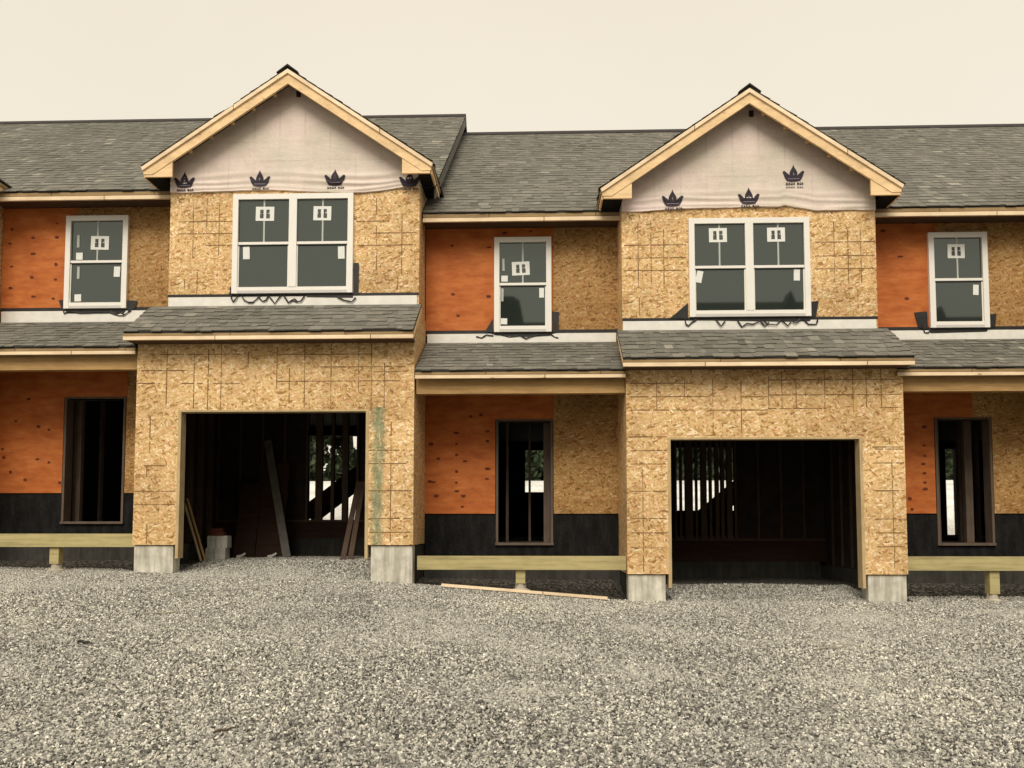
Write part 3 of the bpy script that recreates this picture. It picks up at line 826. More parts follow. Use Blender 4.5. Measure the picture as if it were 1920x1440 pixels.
        if cfg.get('post'):
            x, _ = at(cfg['post'], 1080, G + .16); gp = gz(x, G + .2)
            b = MB(); b.box(x - .07, x + .07, G + .121, G + .25, gp + .12, rz0 + .15); b.build('porch_post', M['treated'], root)
            f = MB(); n = 10
            rings = [(.17, -.05), (.15, .02), (.085, .045), (.075, .125)]
            for (r0, h0), (r1, h1) in zip(rings, rings[1:]):
                for k in range(n):
                    a0, a1 = 2 * math.pi * k / n, 2 * math.pi * (k + 1) / n
                    q = lambda r, a, h: (x + r * math.cos(a) * (1 + .1 * math.sin(3 * a)), G + .19 + r * .8 * math.sin(a), gp + h)
                    f.face([q(r0, a0, h0), q(r0, a1, h0), q(r1, a1, h1), q(r1, a0, h1)])
            f.face([(x + .075 * math.cos(2 * math.pi * k / n), G + .19 + .06 * math.sin(2 * math.pi * k / n), gp + .125) for k in range(n)])
            f.build('post_footing', M['footing'], root)
        # window of the bay
        (wx0, wz1), (wx1, wz0) = at(*cfg['win'][:2], MW), at(*cfg['win'][2:], MW)
        win, yg = window(root, MW - .002, wx0, wx1, wz0, wz1)
        for r in cfg.get('stk', []): stick_px(win, yg, r[:4], marks=('m' in r), mat=('tapeclear' if 't' in r else 'paper'), name=('tape_strip' if 't' in r else 'sticker'), tilt=random.uniform(-.05, .05))
        torn(root, cfg.get('torn', []), MW - .02)
        flaps(root, cfg.get('flaps', []), MW - .012)
    # ---- gable double window
    if cfg.get('gwin'):
        (wx0, wz1), (wx1, wz0) = at(*cfg['gwin'][:2], UW), at(*cfg['gwin'][2:], UW)
    else:
        wx0, wx1, wz0, wz1 = xc - .94, xc + .94, 4.81 + dz, 6.37 + dz
    win, yg = window(root, UW - .004, wx0, wx1, wz0, wz1, True)
    for r in cfg.get('gstk', []): stick_px(win, yg, r[:4], marks=('m' in r), tilt=(-.2 if 'tl' in r else random.uniform(-.035, .035)))
    torn(root, cfg.get('gtorn', []), UW - .03)
    flaps(root, cfg.get('gflaps', []), UW - .014)
    zt2 = 4.765 + dz
    b = MB(); b.box(ux0, wx0 - .01, UW - .006, UW - .001, zt2, zt2 + .045); b.box(wx1 + .01, ux1, UW - .006, UW - .001, zt2, zt2 + .045); b.box(wx0 - .01, wx1 + .01, UW - .0065, UW - .001, zt2, wz0 + .0)
    b.build('black_tape', M['tape'], root)
    b = MB(); b.box(ux0 + .01, ux1 - .03, UW - .014, UW - .003, 4.55 + dz, zt2 - .004); b.build('white_flashing', M['flash'], root)
    # ---- pent roof over the garage
    pz, sl = 4.03 + dz, 0.75
    pzt = pz + (UW - PE) * sl
    p0, p1 = (g0 - .035, g1 + .03)
    if ext < 0: p0 = g0 - .06
    else: p0, p1 = g0 - .075, g1 + .03
    b = MB(); b.prism([(PE, pz - .005), (UW, pzt - .005), (UW, pzt - .04), (PE, pz - .04)], p0, p1, 'x', 1)
    b.shingles((p0, PE - .02, pz - .015), (1, 0, 0), (0, 1, sl), p1 - p0, math.hypot(UW - PE, (UW - PE) * sl), 0, expo=.135, lift=.013)
    b.build('pent_roof', [M['shingle'], M['edge']], root)
    b = MB(); b.box(p0, p1, PE - .002, PE + .03, pz - .077, pz - .042); b.build('pent_trim', M['pine_dark'], root)
    b = MB(); b.box(p0, p1, PE - .014, PE + .03, pz - .140, pz - .086); b.build('pent_fascia', M['pine_pale'], root)
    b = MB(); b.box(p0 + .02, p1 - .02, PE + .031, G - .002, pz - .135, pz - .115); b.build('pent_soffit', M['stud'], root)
    for xx in (p0 + .002, p1 - .027):
        b = MB(); b.prism([(PE + .031, pz - .045), (UW, pzt - .045), (UW, pzt - .12), (PE + .031, pz - .14)], xx, xx + .025, 'x'); b.build('pent_rake', M['pine'], root)
    # ---- garage front wall
    o0, o1 = op; top = pz + .12
    b = MB()
    b.box(g0, o0 - .045, G, G + .13, zf, hdr); b.box(g0, g1, G, G + .13, hdr + .03, top)
    if key != 'A': b.box(o1 + .045, g1, G, G + .13, zf, hdr + .03 - .0005)
    b.box(g0, o0 - .045, G, G + .13, hdr, hdr + .0295); b.box(o0 - .045, o1 + .045, G + .002, G + .13, hdr + .0, hdr + .0295)
    ink_lines(b, key + '_gar', G)
    b.build('garage_wall', [M['osb'], M['ink']], root)
    if key == 'A':
        m = M['osb_green']
        b = MB(); b.box(o1 + .045, g1, G + .0005, G + .13, zf, hdr + .029)
        b.build('garage_pier', m, root)
    b = MB(); b.box(o0 - .045, o0, G - .004, G + .16, zf - .20, hdr); b.box(o1, o1 + .045, G - .004, G + .16, zf - .20, hdr); b.box(o0, o1, G - .003, G + .16, hdr - .03, hdr)
    b.build('garage_jamb', M['jamb'], root)
    # side walls to the back of the garage, following the pent slope
    YB = 14.3
    def side(x0, x1, m):
        return [(G + .131, zf), (YB, zf), (YB, top + .4), (UW, pzt - .13), (G + .131, pz + (G + .131 - PE) * sl - .13)]
    for x0, x1 in ((g0, g0 + .025), (g1 - .025, g1)):
        b = MB(); b.prism(side(x0, x1, 0), x0, x1, 'x'); b.build('garage_side_wall', M['osb'], root)
    # foundation stem walls
    b = MB(); b.box(g0 + .015, o0 - .09, G + .03, G + .25, .1, zf - .012); b.build('foundation_pier', M['concrete'], root)
    b = MB(); b.box(o1 + .09, g1 - .015, G + .03, G + .25, .1, zf - .012); b.build('foundation_pier', M['concrete'], root)
    if cfg.get('inside'):
        for x0, x1 in ((g0 + .015, g0 + .20), (g1 - .20, g1 - .015)):
            b = MB(); b.box(x0, x1, G + .251, YB, .1, zf - .011); b.build('stem_wall', M['darkconc'], root)
        # black lining with interior shade in its colour, studs on both sides
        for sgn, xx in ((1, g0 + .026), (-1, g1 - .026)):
            b = MB(); b.box(xx, xx + sgn * .01, G + .14, YB, zf, 3.6 + dz); b.build('shade_lining', M['dark_in'], root)
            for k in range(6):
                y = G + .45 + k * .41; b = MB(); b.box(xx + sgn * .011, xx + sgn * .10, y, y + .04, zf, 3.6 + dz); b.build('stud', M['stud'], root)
        # ceiling of garage, upper floor, house floor, back foundation and rim joist
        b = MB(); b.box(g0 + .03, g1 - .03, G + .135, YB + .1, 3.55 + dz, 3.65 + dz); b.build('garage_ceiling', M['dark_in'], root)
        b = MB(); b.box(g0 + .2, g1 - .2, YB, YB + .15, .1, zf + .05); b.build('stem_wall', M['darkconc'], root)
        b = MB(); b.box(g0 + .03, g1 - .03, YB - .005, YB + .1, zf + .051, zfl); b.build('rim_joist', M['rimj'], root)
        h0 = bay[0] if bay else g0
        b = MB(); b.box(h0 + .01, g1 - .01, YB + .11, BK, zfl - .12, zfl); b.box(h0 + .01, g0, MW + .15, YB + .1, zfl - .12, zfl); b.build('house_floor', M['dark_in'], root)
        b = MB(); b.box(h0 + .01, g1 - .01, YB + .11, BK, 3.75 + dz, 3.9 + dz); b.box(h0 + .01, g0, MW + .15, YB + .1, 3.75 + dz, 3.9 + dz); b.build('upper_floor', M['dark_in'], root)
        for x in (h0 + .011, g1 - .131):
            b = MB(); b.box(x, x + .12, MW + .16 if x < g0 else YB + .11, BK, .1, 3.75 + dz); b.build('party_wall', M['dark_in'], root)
        b = MB(); b.box(g0 - .05, g0 - .03, MW + .15, YB + .1, zfl, 3.75 + dz); b.build('shade_lining', M['dark_in'], root)
        # stud wall between the garage and the house
        gaps = cfg.get('slits', [])
        b = MB(); b.box(g0 + .04, g1 - .04, YB, YB + .09, zfl, zfl + .04); b.box(g0 + .04, g1 - .04, YB, YB + .09, 3.46 + dz, 3.55 + dz); b.build('wall_plate', M['stud'], root)
        xa, xb = g0 + .04, g1 - .04
        cuts = []
        for a, c in gaps:
            cuts.append((at(a, 900, YB)[0], at(c, 900, YB)[0]))
        edges = [xa] + [e for c in cuts for e in c] + [xb]
        for i in range(0, len(edges), 2):
            a, c = edges[i], edges[i + 1]
            n = max(1, int(round((c - a) / .40)))
            if c - a < .25:
                b = MB(); b.box(a, c, YB + .002, YB + .088, zfl + .04, 3.46 + dz); b.build('stud', M['stud'], root)
            else:
                b = MB(); b.box(a, c, YB + .05, YB + .088, zfl + .04, 3.46 + dz); b.build('wall_board', M['dark_in'], root)
                for k in range(n + 1):
                    x = a + (c - a - .04) * k / n; b = MB(); b.box(x, x + .04, YB + .002, YB + .049, zfl + .04, 3.46 + dz); b.build('stud', M['stud'], root)
        # back wall with openings
        ops = sorted(cfg['back']); b = MB(); x = h0 + .01
        for (q0, q1, z0, z1) in ops:
            b.box(x, q0, BK, BK + .15, .1, ez + .3); b.box(q0, q1, BK, BK + .15, .1, z0); b.box(q0, q1, BK, BK + .15, z1, ez + .3); x = q1
        b.box(x, g1 - .01, BK, BK + .15, .1, ez + .3); b.build('back_wall', M['dark_in'], root)
        # stair stringers and treads
        st = cfg.get('stair')
        if st:
            (ax, az), (bx, bz) = at(*st[0], st[2]), at(*st[1], st[2])
            for yy in (st[2], st[2] + .9):
                b = MB(); b.bar((ax, yy, az), (bx, yy, bz), .04, .31); b.build('stair_stringer', M['stud'], root)
            n = 9
            for k in range(n):
                t = (k + .5) / n; x, z = ax + (bx - ax) * t, az + (bz - az) * t + .05
                b = MB(); b.box(x - .13, x + .13, st[2] + .021, st[2] + .879, z - .02, z + .02); b.build('stair_tread', M['stud'], root)
    else:
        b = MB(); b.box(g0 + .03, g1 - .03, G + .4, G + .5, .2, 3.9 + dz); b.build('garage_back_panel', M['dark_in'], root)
    return root


def torn(root, lst, Y):
    """strings of torn black tape hanging below a window"""
    for pts in lst:
        P = []
        for (a, c) in pts:
            x, z = at(a, c, Y); P.append((x, Y - .004 + .006 * math.sin(a * 1.7), z))
        # smooth by midpoints
        Q = [P[0]]
        for a, b in zip(P, P[1:]): Q.append(tuple((u + v) / 2 for u, v in zip(a, b))); Q.append(b)
        MB().tube(Q, [random.uniform(.008, .014) for _ in Q], n=4, flat=.5).build('torn_tape', M['tape'], root)


def flaps(root, lst, Y):
    for pts in lst:
        b = MB(); P = [at(a, c, Y) for a, c in pts]
        b.prism(P, Y - .006, Y - .001); b.build('tape_flap', M['tape'], root)


WR_A = [at(a, b, UW) for a, b in ((318, 362), (335, 362.5), (400, 360.5), (480, 357), (520, 357), (560, 359), (640, 362), (680, 362), (720, 358), (750, 353), (770, 350), (787, 348))]
WR_B = [at(a, b, UW) for a, b in ((1165, 398), (1200, 397.5), (1280, 392), (1350, 390.5), (1420, 388), (1462, 389), (1470, 386), (1500, 391), (1530, 396), (1580, 394.5), (1645, 394.5))]
cfgA = dict(
    wrap=WR_A, crowns=[(346, 338), (487, 335), (628, 333), (768, 336, 'clip')], hole=(560, 176),
    gwin=(440, 367, 662, 550), gstk=[(480, 388, 514, 414, 'm'), (588, 387, 621, 413, 'm'), (456, 463, 468, 486), (634, 462, 646, 485)],
    gtorn=[[(432, 538), (434, 560), (437, 566), (442, 561), (448, 552)], [(452, 552), (458, 563), (466, 567), (474, 567), (482, 560), (488, 553)], [(484, 556), (492, 565), (499, 563), (504, 553)], [(504, 555), (515, 569), (525, 556), (530, 551), (541, 568), (548, 563), (556, 566), (564, 565), (571, 555)], [(543, 566), (552, 560), (558, 566)], [(632, 556), (645, 563), (660, 566), (667, 558)]],
    gflaps=[[(663, 493), (673, 493), (672, 553), (663, 553)], [(438, 531), (440, 552), (429, 552)], [(575, 551), (662, 549), (662, 558), (640, 558), (575, 557)]],
    split_up=-7.72, split_lo=-6.79, door=(-7.839, -6.806), win=(128, 407, 239, 579),
    stk=[(171, 443, 204, 468, 'm'), (143, 474, 155, 487), (140, 552, 152, 565), (214, 500, 225, 519), (145, 441, 149, 464, 't'), (145, 500, 149, 523, 't')],
    torn=[[(117, 576), (121, 588), (130, 584), (150, 587), (180, 586), (205, 586), (222, 592), (232, 592), (246, 582)], [(205, 582), (215, 590), (226, 586), (234, 590)]],
    flaps=[[(110, 563), (126, 562), (126, 580), (118, 584)], [(238, 563), (258, 564), (254, 578), (240, 584)], [(122, 580), (238, 580), (232, 588), (126, 588)]],
    door_studs=[(144, .13, 12.9), (187, .045, 13.6)],
    post=103, inside=True,
    slits=[(577, 591), (604, 620), (626, 641), (652, 668)],
    back=[(-5.95, -4.60, 1.70, 3.94)], stair=[(560, 972), (720, 850), 17.0],
)
cfgB = dict(
    wrap=WR_B, crowns=[(1261, 372), (1404, 368), (1488, 325, 'extra')], hole=(1409, 213),
    gwin=(1290, 412, 1519, 594), gstk=[(1329, 428, 1363, 454, 'm'), (1438, 427, 1472, 453, 'm'), (1305, 508, 1317, 530, 'tl'), (1488, 505, 1500, 526)],
    gtorn=[[(1284, 595), (1286, 608), (1291, 611), (1298, 604), (1306, 599)], [(1342, 599), (1352, 612), (1360, 601)], [(1382, 600), (1391, 613), (1400, 607), (1412, 608), (1425, 602), (1434, 612), (1442, 604)], [(1430, 601), (1440, 608), (1456, 609), (1464, 600)], [(1464, 599), (1477, 611), (1484, 602), (1492, 606), (1500, 599)], [(1505, 597), (1516, 608), (1531, 608), (1533, 598)]],
    gflaps=[[(1520, 566), (1535, 564), (1530, 592), (1520, 597)], [(1290, 568), (1290, 598), (1256, 597)], [(1290, 596), (1519, 594), (1519, 602), (1470, 603), (1400, 602), (1290, 600)]],
    split_up=0.285, split_lo=0.28, door=(-.651, .275), win=(927, 447, 1034, 623),
    stk=[(960, 491, 993, 516, 'm'), (940, 517, 952, 528), (939, 597, 951, 608), (1011, 540, 1020, 558), (942, 485, 946, 508, 't'), (940, 541, 944, 565, 't')],
    torn=[[(893, 631), (903, 634), (912, 628), (925, 630)], [(940, 628), (955, 632), (975, 629), (986, 635), (1000, 630), (1012, 628)], [(1030, 625), (1040, 632), (1047, 634)]],
    flaps=[[(1035, 584), (1048, 585), (1047, 624), (1036, 626)], [(924, 598), (925, 625), (908, 624)], [(912, 623), (1040, 623), (1030, 630), (990, 632), (930, 629)]],
    door_studs=[(951, .045, 13.2), (993, .04, 13.6), (1026, .12, 12.85)],
    post=976, inside=True,
    slits=[(1269, 1274.5), (1279, 1284.5), (1299, 1304), (1308, 1314), (1325, 1330), (1335, 1341), (1348, 1351.5), (1358, 1363), (1373, 1377)],
    back=[(-.28, .32, 2.46, 3.55), (3.50, 5.20, 1.98, 3.60)], stair=[(1310, 985), (1450, 868), 17.4],
)
cfgC = dict(
    split_up=6.50, split_lo=7.0, door=(6.398, 7.289), win=(1737, 438, 1853, 615),
    stk=[(1776, 458, 1809, 484, 'm'), (1824, 534, 1835, 553)],
    torn=[[(1728, 608), (1734, 624), (1740, 624), (1746, 618)]],
    flaps=[[(1714, 586), (1738, 584), (1740, 618), (1722, 614)], [(1853, 590), (1868, 588), (1866, 612), (1853, 616)], [(1738, 615), (1853, 614), (1850, 622), (1745, 625)]],
    door_studs=[(1758, .06, 12.9), (1800, .05, 13.6), (1816, .12, 12.9), (1834, .05, 13.8)],
    post=1862, inside=True, slits=[],
    back=[(10.44, 10.70, 1.36, 3.55), (11.50, 11.74, 2.0, 3.66)],
)
townhouse('Z', 'townhouse at the far left, showing only a corner of its gable eave', DZ, -10.98, (-13.18, -8.97), (-12.48, -9.68), None, (-13.4, -9.0), -1, {})
house_a = townhouse('A', 'higher left townhouse with a green streak beside its garage opening', DZ, -3.868, (-6.026, -1.815), (-5.33, -2.535), (-9.0, -5.83), (-9.0, -1.6), -1, cfgA)
house_b = townhouse('B', 'middle townhouse whose gable wrap has three crowns, one printed higher than the others', 0, 3.28, (1.335, 5.373), (1.98, 4.722), (-1.815, 1.345), (-1.81, 5.26), 1, cfgB)
townhouse('C', 'right townhouse cut off by the picture edge, only its orange bay showing', 0, 10.37, (8.39, 12.43), (9.04, 11.78), (5.265, 8.39), (5.265, 12.65), 1, cfgC)
# the streak material works in the house's own coordinates
xs_px = at(708, 880, G)[0] - house_a.location.x
for nd in M['osb_green'].node_tree.nodes:
    if nd.type == 'MATH' and nd.operation == 'SUBTRACT' and nd.inputs[0].is_linked and not nd.inputs[1].is_linked and nd.inputs[1].default_value == 0:
        nd.inputs[1].default_value = xs_px

# ------------------------------------------------------------------ loose things
def one(name, mb, mat, label, cat, base, group=None):
    o = mb.build(name, mat)
    # origin at its base
    b = Vector(base); o.data.transform(Matrix.Translation(-b)); o.location = b
    return tag(o, label, cat, group)


# long lath lying on the gravel in front of the middle porch
xa, xb = -1.36, 1.02; ya, yb_ = 11.15, 11.22
one('loose_board', MB().bar((xa, ya, gz(xa, ya) + .045), (xb, yb_, gz(xb, yb_) + .05), .07, .035), M['pine_pale'], 'long thin pale board lying on gravel in front of the middle porch', 'board', (xa, ya, gz(xa, ya)))
zfA = gz(-5.2, 13.3)
# two thin sticks leaning by the left jamb of the left garage
for (t, b_, lab) in (((344, 937), (377, 1044), 'paler of the two thin sticks leaning beside the left jamb in the left garage'), ((351, 935), (385, 1044), 'darker stick leaning just right of the paler one, next to the concrete blocks')):
    (x1, z1), (x0, z0) = at(*t, 13.0), at(*b_, 12.7)
    one('leaning_stick', MB().bar((x0, 12.7, gz(x0, 12.7)), (x1, 13.0, z1), .035, .02), M['jamb'] if 'paler' in lab[:6] else M['beam'], lab, 'stick', (x0, 12.7, gz(x0, 12.7)), 'sticks leaning in the left garage')


def cblock(x, y, z, lab):
    b = MB(); w, d, h = .34, .19, .193
    b.box(x + .012, x + w - .012, y + .012, y + d - .012, z + h - .0005, z + h + .012)
    b.box(x, x + w, y, y + .03, z, z + h); b.box(x, x + w, y + d - .03, y + d, z, z + h)
    for a in (0, (w - .03) / 2, w - .03): b.box(x + a + .001, x + a + .029, y + .0301, y + d - .0301, z + .001, z + h - .001)
    return one('concrete_block', b, M['block'], lab, 'block', (x + w / 2, y + d / 2, z), 'blocks stacked in the left garage')


xb0 = at(385, 1040, 13.0)[0]; zb0 = gz(xb0 + .1, 13.1) - .01
cblock(xb0, 13.0, zb0, 'grey concrete block at the bottom of the stack in the left garage')
cblock(xb0 + .022, 13.015, zb0 + .205, 'grey concrete block lying on top of the other block in the left garage')
b = MB(); b.box(xb0 + .08, xb0 + .30, 13.02, 13.13, zb0 + .410, zb0 + .410 + .065); b.box(xb0 + .05, xb0 + .26, 13.03, 13.14, zb0 + .4755, zb0 + .4755 + .06)
one('clay_brick', b, M['red'], 'dull red bricks on top of the grey block stack in the left garage', 'brick', (xb0 + .18, 13.08, zb0 + .410))
# plank and dark sheets leaning on the back wall
(x1, z1), (x0, z0) = at(502, 826, 14.2), at(538, 1036, 13.6)
one('leaning_plank', MB().bar((x0, 13.6, gz(x0, 13.6) + .01), (x1, 14.2, z1), .14, .03, up=(0, -1, .3)), M['greywood'], 'tall grey plank leaning at the back of the left garage', 'plank', (x0, 13.6, gz(x0, 13.6)))
for a, bb, top, lab in ((436, 476, 905, 'narrow dark sheet leaning behind the concrete blocks in the left garage'), (478, 528, 868, 'wide dark sheet leaning beside the tall grey plank in the left garage')):
    x0, x1 = at(a, 1030, 13.75)[0], at(bb, 1030, 13.75)[0]; zt = at(a, top, 14.1)[1]; zg = gz(x0, 13.75) - .01
    b = MB(); b.prism([(13.75, zg), (14.15, zt), (14.17, zt), (13.775, zg)], x0, x1, 'x')
    one('leaning_sheet', b, M['rimj'], lab, 'sheet', ((x0 + x1) / 2, 13.75, zg), 'sheets leaning in the left garage')
for px, py, lab in ((450, 1036, 'small pale scrap on the floor below the narrow dark sheet'), (508, 1037, 'small pale scrap on the floor at the foot of the grey plank')):
    x, z = at(px, py, 13.45); zg = gz(x, 13.45)
    b = MB(); b.bar((x - .06, 13.45, zg + .03), (x + .06, 13.5, zg + .045), .10, .05); b.bar((x + .03, 13.42, zg + .05), (x + .10, 13.44, zg + .09), .04, .03)
    one('scrap', b, M['block'], lab, 'scrap', (x, 13.45, zg), 'scraps on the garage floor')
for dx, lab in ((0, 'brown board leaning against the right side of the left garage, nearer the daylight'), (14, 'brown board leaning closest to the right jamb in the left garage')):
    (x1, z1), (x0, z0) = at(668 + dx * .6, 902, 13.1), at(643 + dx, 1040, 12.9)
    one('leaning_board', MB().bar((x0, 12.9, gz(x0, 12.9) + .01), (min(x1, -2.0), 13.3, z1), .085, .03, up=(0, -1, .3)), M['stud'], lab, 'board', (x0, 12.9, gz(x0, 12.9)), 'boards leaning at right in the left garage')
# straw coloured offcuts and dark sticks on the gravel
def stick_on_ground(p, q, r, mat, lab, cat):
    def hit(px, py):
        Y = 8.0
        for _ in range(25):
            x, z = at(px, py, Y); Y = Y + (z - gz(x, Y, False)) * 6 * 0.5
            Y = max(4.5, min(11.3, Y))
        return x, Y, gz(x, Y) + .022
    a, b_ = hit(*p), hit(*q)
    m = [tuple((u * (1 - t) + v * t) for u, v in zip(a, b_)) for t in (0, .3, .6, 1)]
    m = [(x, y + .02 * math.sin(i * 2.1), z + .006 * (i % 2)) for i, (x, y, z) in enumerate(m)]
    one('scrap_stick', MB().tube(m, [r, r * .9, r, r * .6], n=5), mat, lab, cat, a)


stick_on_ground((262, 1154), (336, 1150), .009, M['footing'], 'pale thin lath offcut on the gravel below the left garage pier', 'stick')
stick_on_ground((146, 1210), (168, 1214), .016, M['edge'], 'short dark stick lying on the gravel at left', 'stick')
stick_on_ground((400, 1383), (438, 1373), .009, M['bark'], 'curved brown stick in the gravel near the bottom edge', 'stick')
stick_on_ground((1530, 1222), (1590, 1216), .008, M['footing'], 'pale thin splinter on the gravel below the right garage', 'stick')

# ------------------------------------------------------------------ trees behind the row, seen through the openings
def tree(x, y, h, rad, lab, seed):
    rnd = random.Random(seed); z = gz(x, y) - .1
    root = empty('tree', (x, y, z), lab, 'tree', 'trees on the bank behind the houses')
    t = MB(); t.tube([(x, y, z), (x + .1, y, z + h * .3), (x - .05, y + .1, z + h * .6), (x, y, z + h * .85)], [.2, .16, .1, .04], n=7)
    tips = []
    for k in range(12):
        a = rnd.uniform(0, 6.28); hh = h * rnd.uniform(.25, .75); l = rad * rnd.uniform(.5, .95)
        e = (x + math.cos(a) * l, y + math.sin(a) * l, z + hh + l * .6); tips.append(e)
        t.tube([(x, y, z + hh), ((x + e[0]) / 2, (y + e[1]) / 2, z + hh + l * .2), e], [.07, .045, .015], n=5)
    t.build('trunk', M['bark'], root)
    c = MB()
    centres = [(x + rnd.gauss(0, rad * .5), y + rnd.gauss(0, rad * .5), z + h * rnd.uniform(.04, .95)) for _ in range(70)] + tips
    for cx, cy, cz in centres:
        rr_ = rad * rnd.uniform(.22, .42)
        for _ in range(120):
            d = Vector((rnd.gauss(0, 1), rnd.gauss(0, 1), rnd.gauss(0, .8))); d = d.normalized() * rr_ * rnd.uniform(.4, 1.1)
            p = Vector((cx, cy, cz)) + d; u = Vector((rnd.gauss(0, 1), rnd.gauss(0, 1), rnd.gauss(0, 1))).normalized(); v = u.cross(Vector((rnd.random(), rnd.random(), 1))).normalized()
            s_ = rnd.uniform(.12, .27)
            c.face([p - u * s_, p - v * s_ * .5, p + u * s_, p + v * s_ * .5])
    c.build('crown', M['leaf'], root)


for i, (x, y, h, r, lab) in enumerate((
        (-10.9, 36.5, 6.5, 1.5, 'green tree on the bank, at the left slit between the left garage studs'),
        (-9.2, 37.5, 7.0, 1.6, 'green tree on the bank, at the right slits between the left garage studs'),
        (0.1, 37, 6.5, 2.0, 'dark green tree seen through the middle porch doorway'),
        (6.9, 36.5, 7, 1.9, 'green tree seen through the leftmost stud slits of the right garage'),
        (8.9, 37.5, 7, 1.9, 'green tree seen through the right garage studs above the stair'),
        (19.4, 36.5, 7, 1.9, 'green tree seen through the left slit of the right doorway'),
        (21.6, 37.5, 7, 1.6, 'light green tree seen through the right slit of the right doorway'))):
    tree(x, y, h, r, lab, 50 + i)

# ------------------------------------------------------------------ houses across the road (seen mirrored in the window panes)
def opposite(x0, x1, ridge, peaks, lab):
    root = empty('opposite_house', ((x0 + x1) / 2, -9, 0), lab, 'house')
    b = MB(); b.box(x0, x1, -17, -9, -.2, ridge - 3.4); b.build('wall', M['siding'], root)
    b = MB(); b.prism([(-8.6, ridge - 3.5), (-13, ridge), (-17.4, ridge - 3.5), (-17.4, ridge - 3.3), (-13, ridge + .2), (-8.6, ridge - 3.3)], x0 - .3, x1 + .3, 'x'); b.build('roof', M['roof_far'], root)
    b = MB(); b.prism([(-9, ridge - 3.4), (-13, ridge - .1), (-17, ridge - 3.4)], x0, x1, 'x'); b.build('gable_end', M['siding'], root)
    for px_, w, top in peaks:
        b = MB(); b.prism([(px_ - w, ridge - 3.0), (px_ + w, ridge - 3.0), (px_ + w * .9, ridge - 1.2), (px_, top), (px_ - w * .9, ridge - 1.2)], -13.3, -12.4); b.build('dormer', M['roof_far'], root)
    if not peaks:
        b = MB(); b.prism([(-3.4, ridge - 2.5), (-.35, ridge - 2.5), (-.5, ridge - .4), (-.8, ridge + 1.15), (-1.1, ridge + 1.35), (-3.4, ridge + 1.4)], -13.3, -12.4); b.build('dormer', M['roof_far'], root)
    for k in range(int((x1 - x0) / 2.4)):
        xw = x0 + 1.2 + k * 2.4
        for zz in (1.6, 4.6):
            b = MB(); b.box(xw - .45, xw + .45, -9.0, -8.96, zz, zz + 1.4); f = b.build('window', M['vinyl'], root)
            b = MB(); b.box(xw - .38, xw + .38, -8.96, -8.95, zz + .07, zz + 1.33); b.build('pane', M['glass'], f)


opposite(6.6, 15.8, 12.05, [(12.0, .75, 12.62)], 'dark house across the road with a pointed dormer, mirrored in the right gable window')
opposite(16.6, 25, 11.6, [(19.6, .75, 12.2)], 'lower dark house across the road, mirrored in the right bay window')
opposite(-3.2, 4.0, 11.5, [], 'dark house across the road, mirrored low in the middle bay window')

# ------------------------------------------------------------------ sky and light
SUN_EL, SUN_AZ = R(46), R(189)        # azimuth measured clockwise from +Y
wd = bpy.data.worlds.new('World'); SC.world = wd; wd.use_nodes = True
nt = wd.node_tree; nt.nodes.clear()
out = nt.nodes.new('ShaderNodeOutputWorld')
sky = nt.nodes.new('ShaderNodeTexSky'); sky.sky_type = 'NISHITA'; sky.sun_disc = False
sky.sun_elevation = SUN_EL; sky.sun_rotation = SUN_AZ; sky.air_density = 1.0; sky.dust_density = 3.0
bg = nt.nodes.new('ShaderNodeBackground'); bg.inputs[1].default_value = 0.1
nt.links.new(sky.outputs[0], bg.inputs[0])
tc = nt.nodes.new('ShaderNodeTexCoord'); sepx = nt.nodes.new('ShaderNodeSeparateXYZ'); nt.links.new(tc.outputs['Generated'], sepx.inputs[0])
cl = nt.nodes.new('ShaderNodeValToRGB'); cr = cl.color_ramp
cr.elements[0].position = 0.0; cr.elements[0].color = (0.548, 0.489, 0.401, 1)
cr.elements[1].position = 0.62; cr.elements[1].color = (0.502, 0.456, 0.369, 1)
e = cr.elements.new(0.25); e.color = (0.544, 0.486, 0.404, 1)
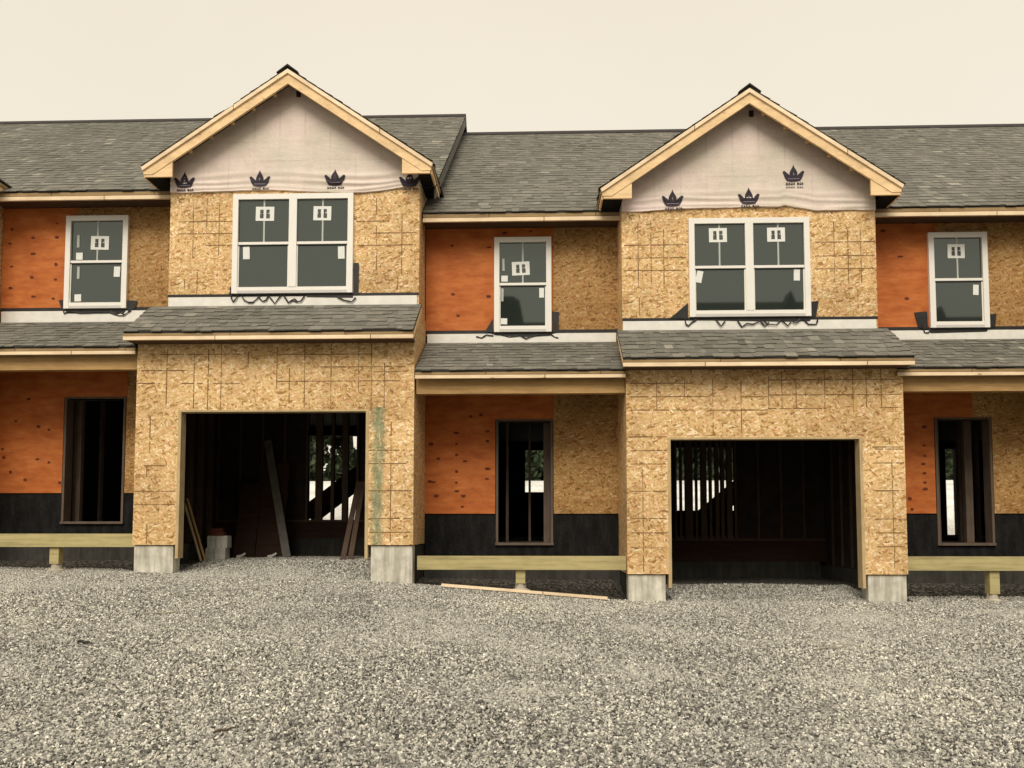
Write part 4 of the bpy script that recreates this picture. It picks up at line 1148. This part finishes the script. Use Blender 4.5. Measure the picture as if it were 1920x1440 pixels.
e = cr.elements.new(0.45); e.color = (0.514, 0.468, 0.383, 1)
e = cr.elements.new(1.0); e.color = (0.72, 0.665, 0.57, 1)
nt.links.new(sepx.outputs[2], cl.inputs[0])
cn = nt.nodes.new('ShaderNodeTexNoise'); cn.inputs['Scale'].default_value = 1.7; cn.inputs['Detail'].default_value = 4; nt.links.new(tc.outputs['Generated'], cn.inputs['Vector'])
cm = nt.nodes.new('ShaderNodeValToRGB'); cm.color_ramp.elements[0].position = .3; cm.color_ramp.elements[0].color = (.955, .955, .935, 1); cm.color_ramp.elements[1].position = .7; cm.color_ramp.elements[1].color = (1.03, 1.02, 1.025, 1)
nt.links.new(cn.outputs['Fac'], cm.inputs[0])
mm = nt.nodes.new('ShaderNodeMix'); mm.data_type = 'RGBA'; mm.blend_type = 'MULTIPLY'; mm.inputs[0].default_value = 1
nt.links.new(cl.outputs[0], mm.inputs[6]); nt.links.new(cm.outputs[0], mm.inputs[7])
bc = nt.nodes.new('ShaderNodeBackground'); bc.inputs[1].default_value = 1.0; nt.links.new(mm.outputs[2], bc.inputs[0])
ms = nt.nodes.new('ShaderNodeMixShader'); ms.inputs[0].default_value = 0.95        # overcast hides nearly all of the clear sky
nt.links.new(bg.outputs[0], ms.inputs[1]); nt.links.new(bc.outputs[0], ms.inputs[2]); nt.links.new(ms.outputs[0], out.inputs[0])

sl_ = bpy.data.lights.new('sun', 'SUN'); sl_.energy = 1.5; sl_.angle = R(33); sl_.color = (1.0, 0.93, 0.82)
so_ = bpy.data.objects.new('sun', sl_); COL.objects.link(so_)
d = Vector((math.sin(SUN_AZ) * math.cos(SUN_EL), math.cos(SUN_AZ) * math.cos(SUN_EL), math.sin(SUN_EL)))
so_.rotation_euler = (-d).to_track_quat('-Z', 'Y').to_euler(); so_.location = (0, -20, 30)

SC.view_settings.view_transform = 'Standard'; SC.view_settings.look = 'None'
SC.view_settings.exposure = 0.85; SC.view_settings.gamma = 1.0
SC.render.engine = 'CYCLES'
